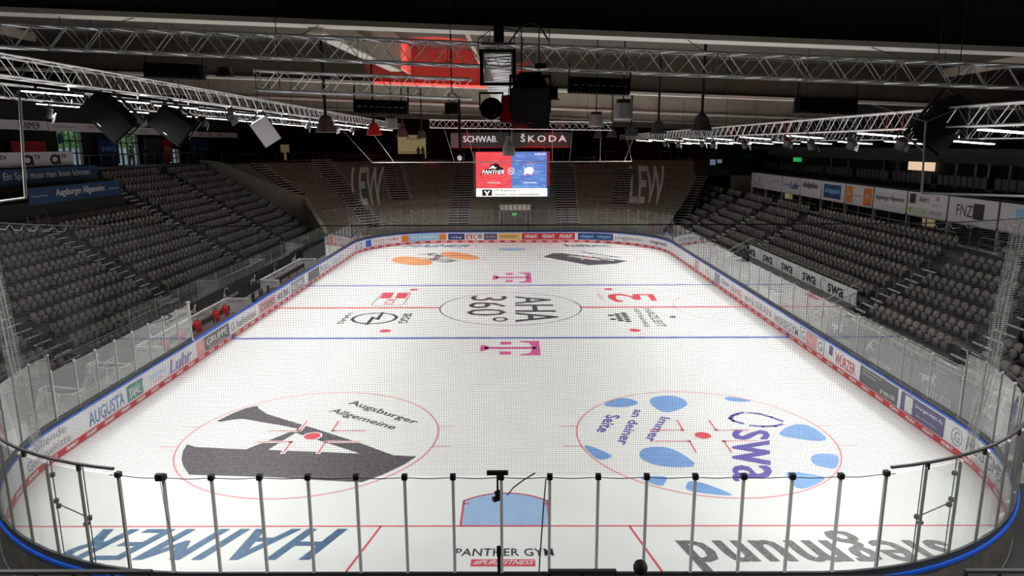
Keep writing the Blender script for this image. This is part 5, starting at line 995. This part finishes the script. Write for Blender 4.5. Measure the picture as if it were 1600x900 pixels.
for x, y, z, lab in ((-1.55, 8, 11.3, 'small square lamp with ring yoke left of centre'), (1.2, 5.5, 11.55, 'small square lamp with ring yoke right of centre')):
    t = thing('ring_lamp', lab, 'lamp', (x, y, z)); MB().bb(-.22, .22, -.1, .1, -.15, .15).build('body', 'pa_black', t); MB().bb(-.27, .27, -.12, -.1, -.19, -.15).build('rim', 'pa_grey', t)
    MB().tube([(.13*math.cos(2*math.pi*i/16), 0, .3+.13*math.sin(2*math.pi*i/16)) for i in range(16)], .015, 5, closed=True).build('yoke_ring', 'black', t); MB().tube([(0, 0, .4), (0, 0, 3.9)], .012, 5).build('stem', 'black', t)
# bell shaped hanging speakers
def bell(loc, lab, m):
    t = thing('pendant_speaker', lab, 'loudspeaker', loc, (0, 0, 0), 'bell shaped pendant speakers'); MB().lathe((0, 0, 0), [(.42, -.02), (.43, 0), (.40, .08), (.24, .52), (.14, .62), (.05, .66)], 14).build('bell_housing', m, t)
    MB().bb(-.05, .05, -.04, .04, .6, 4.7).build('stem', 'black', t); MB().lathe((0, 0, 0), [(.40, .0), (.2, .03), (0, .04)], 14).build('grille', 'pa_grey', t)
for i, y in enumerate((15, 24.6, 34.2, 44)): bell((-7.2, y, 10.75), ('red lit bell shaped speaker left of the centre' if i == 1 else 'bell shaped dark speaker, left row, %s from near end' % NTH(i+1)), ['pa_grey', 'pa_red_lit', 'pa_grey', 'pa_grey'][i])  # the red housing colour holds the red light falling on that bell
for i, y in enumerate((15, 23.5, 32, 41, 50)): bell((7.7, y, 10.75), 'bell shaped dark speaker, right row, %s from near end' % NTH(i+1), 'pa_grey')
for i, (x, y, z, m) in enumerate(((-7.5, 15.4, 11.4, 0), (-7.5, 25, 11.2, 0), (-7.5, 34.5, 11.2, 0))): spot((x+.6, y-1.6, z-1.0), (x, y, z-.2), 12, 50, RED, .6)
for i, (x, y, z) in enumerate(((3.75, 9.5, 11.0), (3.75, 17, 10.95), (-5.8, 22, 11.0))):
    t = thing('drum_lamp', 'clear ribbed drum lamp, %s' % ('large, right of centre', 'small, right of centre, pinkish lit', 'left of centre behind the truss')[i], 'lamp', (x, y, z)); MB().lathe((0, 0, 0), [(.30, 0), (.31, .02), (.29, .5), (.22, .52)], 18).build('shade', 'drum', t); MB().bb(-.2, .2, -.2, .2, .52, .62).build('ballast', 'black', t); MB().bb(-.02, .02, -.02, .02, .62, 4.3).build('stem', 'black', t); spot((x-.8, y-1.8, z-.6), (x, y, z+.2), 14 if i else 5, 40, (1, .1, .1) if i else (1, .8, .8), .6)
# small floodlights on the trusses
fp = None
FL = [(12.1, 11.6, 10.25, 1), (12.1, 15.0, 10.2, 0), (12.1, 17.5, 10.3, 2), (12.2, 23.5, 10.2, 1), (12.1, 29, 10.2, 1), (12.1, 31.5, 10.25, 0), (12.1, 38, 10.2, 1), (12.1, 42.5, 10.25, 1), (12.1, 8.4, 10.25, 0), (-12.1, 17.8, 11.5, 2), (-12.1, 29.5, 11.4, 0), (-12.1, 36, 11.4, 1), (-12.1, 41, 11.4, 1), (-12.1, 47, 11.4, 0), (-17.2, 13.5, 11.5, 1), (-17.2, 20, 11.5, 0), (-17.2, 27, 11.5, 1)]
for i, (x, y, z, c) in enumerate(FL):
    lab = 'small floodlight under the %s truss, %s one listed outwards' % ('right' if x > 0 else 'outer left' if x < -15 else 'inner left', NTH(i+1)); lab = 'small floodlight with barn door flap, %s truss, about %d metres down the rink' % ('right' if x > 0 else 'outer left' if x < -15 else 'inner left', y)
    t = thing('truss_floodlight', lab, 'floodlight', (x, y, z), (.5, .35 if x < 0 else -.35, .4*(-1)**i), 'small floodlights under the trusses'); MB().bb(-.015, .015, -.015, .015, .33, .75).build('clamp_stem', 'black', t); MB().lathe((0, 0, 0), [(.10, .15), (.15, .1), (.15, -.15), (.17, -.2)], 12).build('can', 'pa_grey', t)
    MB().lathe((0, 0, -.18), [(.14, 0), (.0, -.005)], 12).build('lens', 'lamp_red' if c == 2 else ('pa_white' if c else 'black_gloss'), t); MB().box((.2, 0, -.22), (.03, .34, .3), 0).build('barn_door', 'sign_white' if c == 1 else 'pa_grey', t); MB().bb(-.02, .02, -.2, -.17, -.05, .36).bb(-.02, .02, .17, .2, -.05, .36).bb(-.02, .02, -.2, .2, .33, .36).build('yoke', 'black', t)
for (x, y, z, w) in ((10.9, 7.6, 10.3, 60), (10.9, 16.5, 10.3, 60), (10.9, 24, 10.3, 60)): spot((x, y, z), (x+1.3, y+1.4, z+.75), w, 50, RED, .5)
# ------------------------------------------------------------------ safety net, cables and frames
def glass_y(x):
    ax = abs(x); return -.06 if ax <= 6.5 else 8.5-math.sqrt(max(0, 8.56**2-(ax-6.5)**2))
def netp(x, t):
    """t = 0 at the glass edge, 1 at the top cable"""
    yb = glass_y(x); yt = .0+.010*max(0, abs(x)-5)**2; zb = 3.56; zt = 8.70+.0*x+(.03*max(0, abs(x)-8)**2)*.5; y = yb+(yt-yb)*t; z = zb+(zt-zb)*t
    y += .07*math.sin(t*math.pi)*math.sin(x*2.1+t*3)+.03*math.sin(t*math.pi)*math.sin(x*5.3-t*4); xx = x+.022*math.sin(t*9+x*1.7)*math.sin(t*math.pi); z += .018*math.sin(x*3.1+t*7)*math.sin(t*math.pi)
    return (xx, y, z)
def fast_net(name, x0, x1, px, pz, r, mname, lab, f=netp):
    V = []; F = []
    def cord(P):
        n0 = len(V)//1; P = np.array(P); d_ = np.gradient(P, axis=0); d_ /= np.linalg.norm(d_, axis=1)[:, None]; up_ = np.array([0, 1.0, 0]); s1 = np.cross(d_, up_); s1 /= np.linalg.norm(s1, axis=1)[:, None]; s2 = np.cross(d_, s1)
        for a in range(3): c, s = math.cos(a*2.094), math.sin(a*2.094); V.extend((P+(s1*c+s2*s)*r).tolist())
        k = len(P)
        for a in range(3):
            b = (a+1) % 3
            F.extend([(n0+a*k+i, n0+b*k+i, n0+b*k+i+1, n0+a*k+i+1) for i in range(k-1)])
    n = int((x1-x0)/px)
    for i in range(n+1): x = x0+(x1-x0)*i/n; cord([f(x, j/22) for j in range(23)])
    m = int(5.15/pz); nx = int((x1-x0)/.12)
    for j in range(m+1): cord([f(x0+(x1-x0)*i/nx, j/m) for i in range(nx+1)])
    me = bpy.data.meshes.new(name); me.from_pydata(V, [], F); me.materials.append(M[mname]); me.update(); o = bpy.data.objects.new(name, me); COL.objects.link(o); return tag(o, lab, 'net')
fast_net('safety_net', -10.7, 10.7, .047, .047, .0021, 'net_cord', 'fine mesh safety net hanging above the near end glass')
for s, lab in ((-1, 'gathered fold of safety net at the left frame edge'), (1, 'gathered fold of safety net at the right frame edge')):
    fast_net('net_fold', 10.2, 10.55, .018, .045, .0035, 'rope', lab, f=lambda x, t, s=s: ((lambda p: (s*(p[0]-.18*t*0+.0), p[1]+.25+.05*math.sin(x*60), p[2]))(netp(x, t))))
def line(name, pts, r, m, lab, cat='cable', n=6): o = MB().tube(pts, r, n).build(name, m); return tag(o, lab, cat)
line('net_cable', [(*netp(-11+22*i/60, 1)[:2], netp(-11+22*i/60, 1)[2]+.02) for i in range(61)], .011, 'cable', 'thin dark cable carrying the top of the safety net')
line('lacing_line', [(-8.2+16.4*i/80, glass_y(-8.2+16.4*i/80)-.02, 3.50+.012*math.sin(i*1.3)) for i in range(81)], .009, 'cable', 'black cord lacing the net along the glass top', 'cord')
line('frame_tube', [(-9.58, 1, 11.2), (-9.75, 1, 9.22)], .028, 'rope', 'white vertical hanging tube at the upper left', 'tube'); line('frame_tube', [(-11.2, 1, 9.02), (-9.75, 1, 9.2)], .028, 'rope', 'white horizontal tube at the left frame edge', 'tube')
line('suspension_rope', [(-11, 1, 11.6), (-9.6, 1, 11.12), (-9.3, 1.4, 11.3)], .012, 'rope', 'pale rope bridle at the upper left', 'rope')
line('frame_tube', [(8.52, 1, 10.65), (8.6, 1, 9.23)], .02, 'rope', 'thin white hanging tube at the upper right', 'tube'); line('frame_tube', [(8.6, 1, 9.23), (11.4, 1, 9.14)], .026, 'rope', 'white horizontal tube at the right frame edge', 'tube'); line('suspension_rope', [(7.5, 1.2, 11), (8.52, 1, 10.65), (9.4, 1.3, 10.95)], .008, 'rope', 'pale rope bridle at the upper right', 'rope')
for s, a in ((-1, 'left'), (1, 'right')):
    m_ = MB()
    for k in range(9):
        x0 = 8.4+.3*k; p = netp(x0, 1); q = netp(x0+.28, 1); m_.tube([(s*p[0], p[1], p[2]), (s*(p[0]+.08), p[1], p[2]-.10), (s*(p[0]+.2), p[1], p[2]-.09), (s*q[0], q[1], q[2])], .006, 4)
    tag(m_.build('net_loops', 'rope'), 'pale rope loops under the net cable on the %s' % a, 'rope')
line('far_net_tube', [(-14.6, 60.4, 8.4), (12.5, 60.4, 8.43)], .05, 'rope', 'long pale tube hanging across above the far goal', 'tube')
t = thing('far_net_ropes', 'pale slanting ropes holding the far hanging tube', 'rope'); m_ = MB()
for x, dx in ((-14.6, -3), (-12.3, -2.4), (-6, -1), (-3.9, -.8), (0, 0), (4.2, 0), (6, .3), (9.2, 0), (11.7, 1.3), (12.5, -.8)): m_.tube([(x, 60.4, 8.4), (x+dx, 60.4, 11.8)], .022, 4)
m_.build('rope', 'rope', t)
# clamp rods on the corner glass
def rods(s, ysgn, lab):
    t = thing('camera_rods', lab, 'camera mount'); m_ = MB(); a, b = (s*10.05, 1.0), (s*9.05, .55)
    for (x, y), zt in ((a, 3.5), (b, 3.5)): m_.tube([(x, y, .95), (x, y, zt)], .012, 5)
    m_.tube([(s*10.05, 1.0, 2.35), (s*9.05, .55, 2.25)], .014, 5); m_.build('rod', 'black', t); c = MB()
    for p in ((s*10.05, 1, 3.05), (s*10.05, 1, 2.42), (s*10.0, .98, 2.3), (s*9.05, .55, 2.25)): c.box(p, (.09, .09, .09), .4)
    c.build('clamp', 'black', t); MB().box((s*9.1, .5, 2.14), (.12, .07, .06), .3).build('action_camera', 'black', t)
rods(-1, 1, 'black rods with clamps and small camera, left corner glass'); rods(1, 1, 'black rods with clamps and small camera, right corner glass')
t = thing('goal_camera', 'small black camera on a T bracket at the middle of the glass', 'camera', (-.08, -.02, 0)); MB().bb(-.22, .22, -.06, .02, 3.56, 3.64).bb(-.02, .02, -.03, .01, 3.1, 3.6).build('t_bracket', 'black', t); MB().box((0, 0, 3.15), (.13, .06, .06), .7).bb(-.05, .05, -.05, .05, 3.0, 3.1).box((-.03, .04, 2.98), (.16, .1, .08), .5).build('camera_body', 'black', t)
line('camera_cable', [(.12, -.05, 3.1), (.25, -.1, 3.3), (.45, -.08, 3.45), (.7, -.05, 3.6)], .014, 'black', 'looping black cable from the goal camera'); line('camera_cable', [(.92, -.1, 3.5), (.85, -.5, 3.0), (.75, -1.2, 2.2), (.66, -2.0, 1.4)], .014, 'black', 'black cable running down from the glass top')
line('camera_cable', [(-7.05, -.1, 3.5), (-7.0, -.12, 2.8), (-6.93, -.1, 2.2), (-6.95, -.1, 1.6), (-6.9, -.1, .9)], .006, 'cable', 'thin grey cable down the glass near the left'); tag(MB().bb(-7.12, -6.96, -.16, -.06, 3.48, 3.62).build('junction_box', 'black'), 'small black junction box on the glass top, left', 'box')
# ------------------------------------------------------------------ near side: parapet, rails, pole, spectator
struct(MB().bb(-24, 24, -5.2, -5.0, -.1, 4.60).bb(-24, 24, -20, -5.0, -.2, 3.4).build('wall_near_parapet', 'wall_black'))
struct(MB().bb(-30, 30, -4.9, -.7, -.06, -.02).build('floor_near', 'wall_black'))
m_ = MB(); strip(m_, 12, 24.5, .13, -.02, 6, -.02); strip(m_, PER-11.5, PER+1, .13, -.02, 6, -.02); struct(m_.build('floor_near_corner', 'wall_black'))
def nrail(x0, x1, lab, y=-5.1, z=4.725):
    t = thing('parapet_rail', lab, 'rail'); m_ = MB(); m_.bb(x0, x1, y-.03, y+.03, z-.02, z+.02); m_.bb(x0, x1, y-.015, y+.015, z-.10, z-.085)
    m_.build('rail_bar', 'pa_grey', t); 
    n = max(2, round((x1-x0)/.5))
    for i in range(n+1): MB().bb(x0+(x1-x0-.03)*i/n, x0+(x1-x0-.03)*i/n+.03, y-.02, y+.02, z-.16, z).build('rail_post', 'black', t)
nrail(-7.6, -4.52, 'low black rail at the bottom left'); nrail(.72, 1.62, 'low black rail at the bottom centre right'); nrail(6.2, 8, 'low black rail at the bottom right corner')
t = thing('camera_pole', 'black upright pole at the bottom centre', 'pole', (.06, -4.6, 3.3)); MB().tube([(0, 0, 0), (0, 0, 1.36)], .022, 8).build('pole_tube', 'black', t); MB().tube([(0, 0, 1.33), (0, 0, 1.47)], .032, 10).build('pole_cap', 'black', t)
# board back side strip at right: pale kerb and cables
line('floor_cable', [(*bp(18+i*.5, 1.2+.1*math.sin(i)), .1+.02*i) for i in range(16)], .03, 'rope', 'pale cable on the floor outside the right corner boards')
# ------------------------------------------------------------------ people
def person(name_lab, loc, rz, J, rad, mats, hair=True, cat='person'):
    t = thing('person', name_lab, cat, loc, (0, 0, rz)); me = bpy.data.meshes.new('body'); names = list(J); E_ = rad['edges']
    me.from_pydata([J[n] for n in names], [(names.index(a), names.index(b)) for a, b in E_], []); o = bpy.data.objects.new('body', me); COL.objects.link(o)
    sk = o.modifiers.new('s', 'SKIN'); 
    for i, n in enumerate(names): r = rad.get(n, .05); me.skin_vertices[0].data[i].radius = (r, r) if not isinstance(r, tuple) else r
    me.skin_vertices[0].data[names.index('pelvis')].use_root = True
    sb = o.modifiers.new('b', 'SUBSURF'); sb.levels = 2; sb.render_levels = 2
    bpy.context.view_layer.update(); dg = bpy.context.evaluated_depsgraph_get(); nm = bpy.data.meshes.new_from_object(o.evaluated_get(dg)); o.modifiers.clear(); o.data = nm; nm.name = 'body'; bpy.data.meshes.remove(me)
    for m in ('cloth', 'skin', 'trousers'): nm.materials.append(M[mats[m]])
    hz = J['neck'][2]; pz = J['pelvis'][2]
    hands = [Vector(J[n]) for n in J if n.startswith('hand') or n.startswith('finger')]
    for p in nm.polygons:
        c = p.center; p.use_smooth = True
        p.material_index = 1 if (c.z > hz or any((c-h).length < .09 for h in hands)) else (2 if c.z < pz-.02 else 0)
    o.parent = t
    if hair:
        h = Vector(J['head']); hm = MB(); hm.lathe(h+Vector((0, .012, .0)), [(.088, -.05), (.104, .0), (.104, .05), (.085, .10), (.045, .13), (.0, .138)], 16); hm.build('hair', 'hair', t, smooth=True)
    return t
STAND = dict(pelvis=(0, 0, .98), waist=(0, 0, 1.12), chest=(0, 0, 1.34), collar=(0, 0, 1.46), neck=(0, -.01, 1.53), head=(0, -.02, 1.66), crown=(0, -.01, 1.74), nose=(0, -.13, 1.64), chin=(0, -.09, 1.58),
    shl=(.19, 0, 1.43), ell=(.26, .03, 1.15), wrl=(.24, -.10, .93), handl=(.235, -.13, .85), shr=(-.19, 0, 1.43), elr=(-.27, .02, 1.15), wrr=(-.18, -.2, 1.10), handr=(-.14, -.27, 1.13),
    hil=(.10, 0, .92), knl=(.12, -.03, .50), anl=(.12, .02, .09), tol=(.13, -.16, .03), hir=(-.10, 0, .92), knr=(-.12, -.02, .50), anr=(-.13, .04, .09), tor=(-.15, -.13, .03))
for s, k in ((1, 'l'), (-1, 'r')):
    h = STAND['hand'+k]
    for i in range(4): STAND['finger%s%d' % (k, i)] = (h[0]+s*(-.03+.02*i), h[1]-.03, h[2]-.07+.008*abs(i-1))
    STAND['thumb'+k] = (h[0]-s*.05, h[1]-.04, h[2]-.02)
SE = [('pelvis', 'waist'), ('waist', 'chest'), ('chest', 'collar'), ('collar', 'neck'), ('neck', 'head'), ('head', 'crown'), ('head', 'nose'), ('neck', 'chin')]
for k in 'lr': SE += [('collar', 'sh'+k), ('sh'+k, 'el'+k), ('el'+k, 'wr'+k), ('wr'+k, 'hand'+k), ('pelvis', 'hi'+k), ('hi'+k, 'kn'+k), ('kn'+k, 'an'+k), ('an'+k, 'to'+k), ('hand'+k, 'thumb'+k)]+[('hand'+k, 'finger%s%d' % (k, i)) for i in range(4)]
RD = dict(edges=SE, pelvis=(.15, .11), waist=(.14, .10), chest=(.16, .11), collar=(.12, .09), neck=.055, head=(.085, .10), crown=(.06, .07), nose=.018, chin=.03)
for k in 'lr': RD.update({'sh'+k: .065, 'el'+k: .045, 'wr'+k: .03, 'hand'+k: .035, 'hi'+k: .09, 'kn'+k: .06, 'an'+k: .04, 'to'+k: .035, 'thumb'+k: .009}); RD.update({'finger%s%d' % (k, i): .009 for i in range(4)})
person('person in dark clothes standing with bent arm before the glazed door', (-33.8, 51.7, 8.4), 1.2, STAND, RD, dict(cloth='cloth_black', skin='skin', trousers='cloth_black'))
person('person in a green jacket standing left of the dark figure', (-33.9, 49.6, 8.4), 1.0, STAND, RD, dict(cloth='cloth_green', skin='skin', trousers='cloth_black'))
person('person in dark coat before the yellow lit panel, left of two', (-13.5, 88, 8.19), 0, STAND, RD, dict(cloth='cloth_black', skin='skin', trousers='cloth_black'))
person('person in dark coat before the yellow lit panel, right of two', (-12.9, 88.2, 8.19), .6, STAND, RD, dict(cloth='cloth_black', skin='skin', trousers='cloth_black'))
SIT = dict(STAND); SIT.update(pelvis=(0, 0, .50), waist=(0, .01, .64), chest=(0, 0, .86), collar=(0, 0, .98), neck=(0, -.01, 1.05), head=(0, -.02, 1.18), crown=(0, -.01, 1.26), nose=(0, -.13, 1.16), chin=(0, -.09, 1.10), shl=(.19, 0, .95), shr=(-.19, 0, .95), ell=(.24, -.05, .70), elr=(-.24, -.05, .70), wrl=(.14, -.28, .62), wrr=(-.14, -.28, .62), handl=(.10, -.35, .62), handr=(-.10, -.35, .62), hil=(.10, -.02, .48), hir=(-.10, -.02, .48), knl=(.13, -.44, .50), knr=(-.13, -.44, .50), anl=(.13, -.42, .09), anr=(-.13, -.42, .09), tol=(.14, -.6, .03), tor=(-.14, -.6, .03))
for s, k in ((1, 'l'), (-1, 'r')):
    h = SIT['hand'+k]
    for i in range(4): SIT['finger%s%d' % (k, i)] = (h[0]+s*(-.03+.02*i), h[1]-.07, h[2]-.03)
    SIT['thumb'+k] = (h[0]-s*.04, h[1]-.03, h[2]+.03)
person('person in black sitting among the far right seats', (19.6, 56.9, 1.98), -1.4, SIT, RD, dict(cloth='cloth_black', skin='skin', trousers='cloth_black'))
NS = {k: (v[0], v[1], v[2]) for k, v in SIT.items()}; NS['earl'] = (.088, -.015, 1.17); NS['earr'] = (-.088, -.015, 1.17); NS['bun'] = (0, .06, 1.2)
RN = dict(RD); RN['edges'] = SE+[('head', 'earl'), ('head', 'earr'), ('head', 'bun')]; RN['earl'] = (.012, .02); RN['earr'] = (.012, .02); RN['bun'] = .06
person('spectator with short dark hair seen from behind at the bottom edge', (2.12, -4.15, 2.94), 2.5, NS, RN, dict(cloth='cloth_grey', skin='skin', trousers='cloth_black'))
struct(MB().bb(1.6, 2.6, -4.45, -3.7, -.05, 3.2).build('floor_step', 'wall_black'))
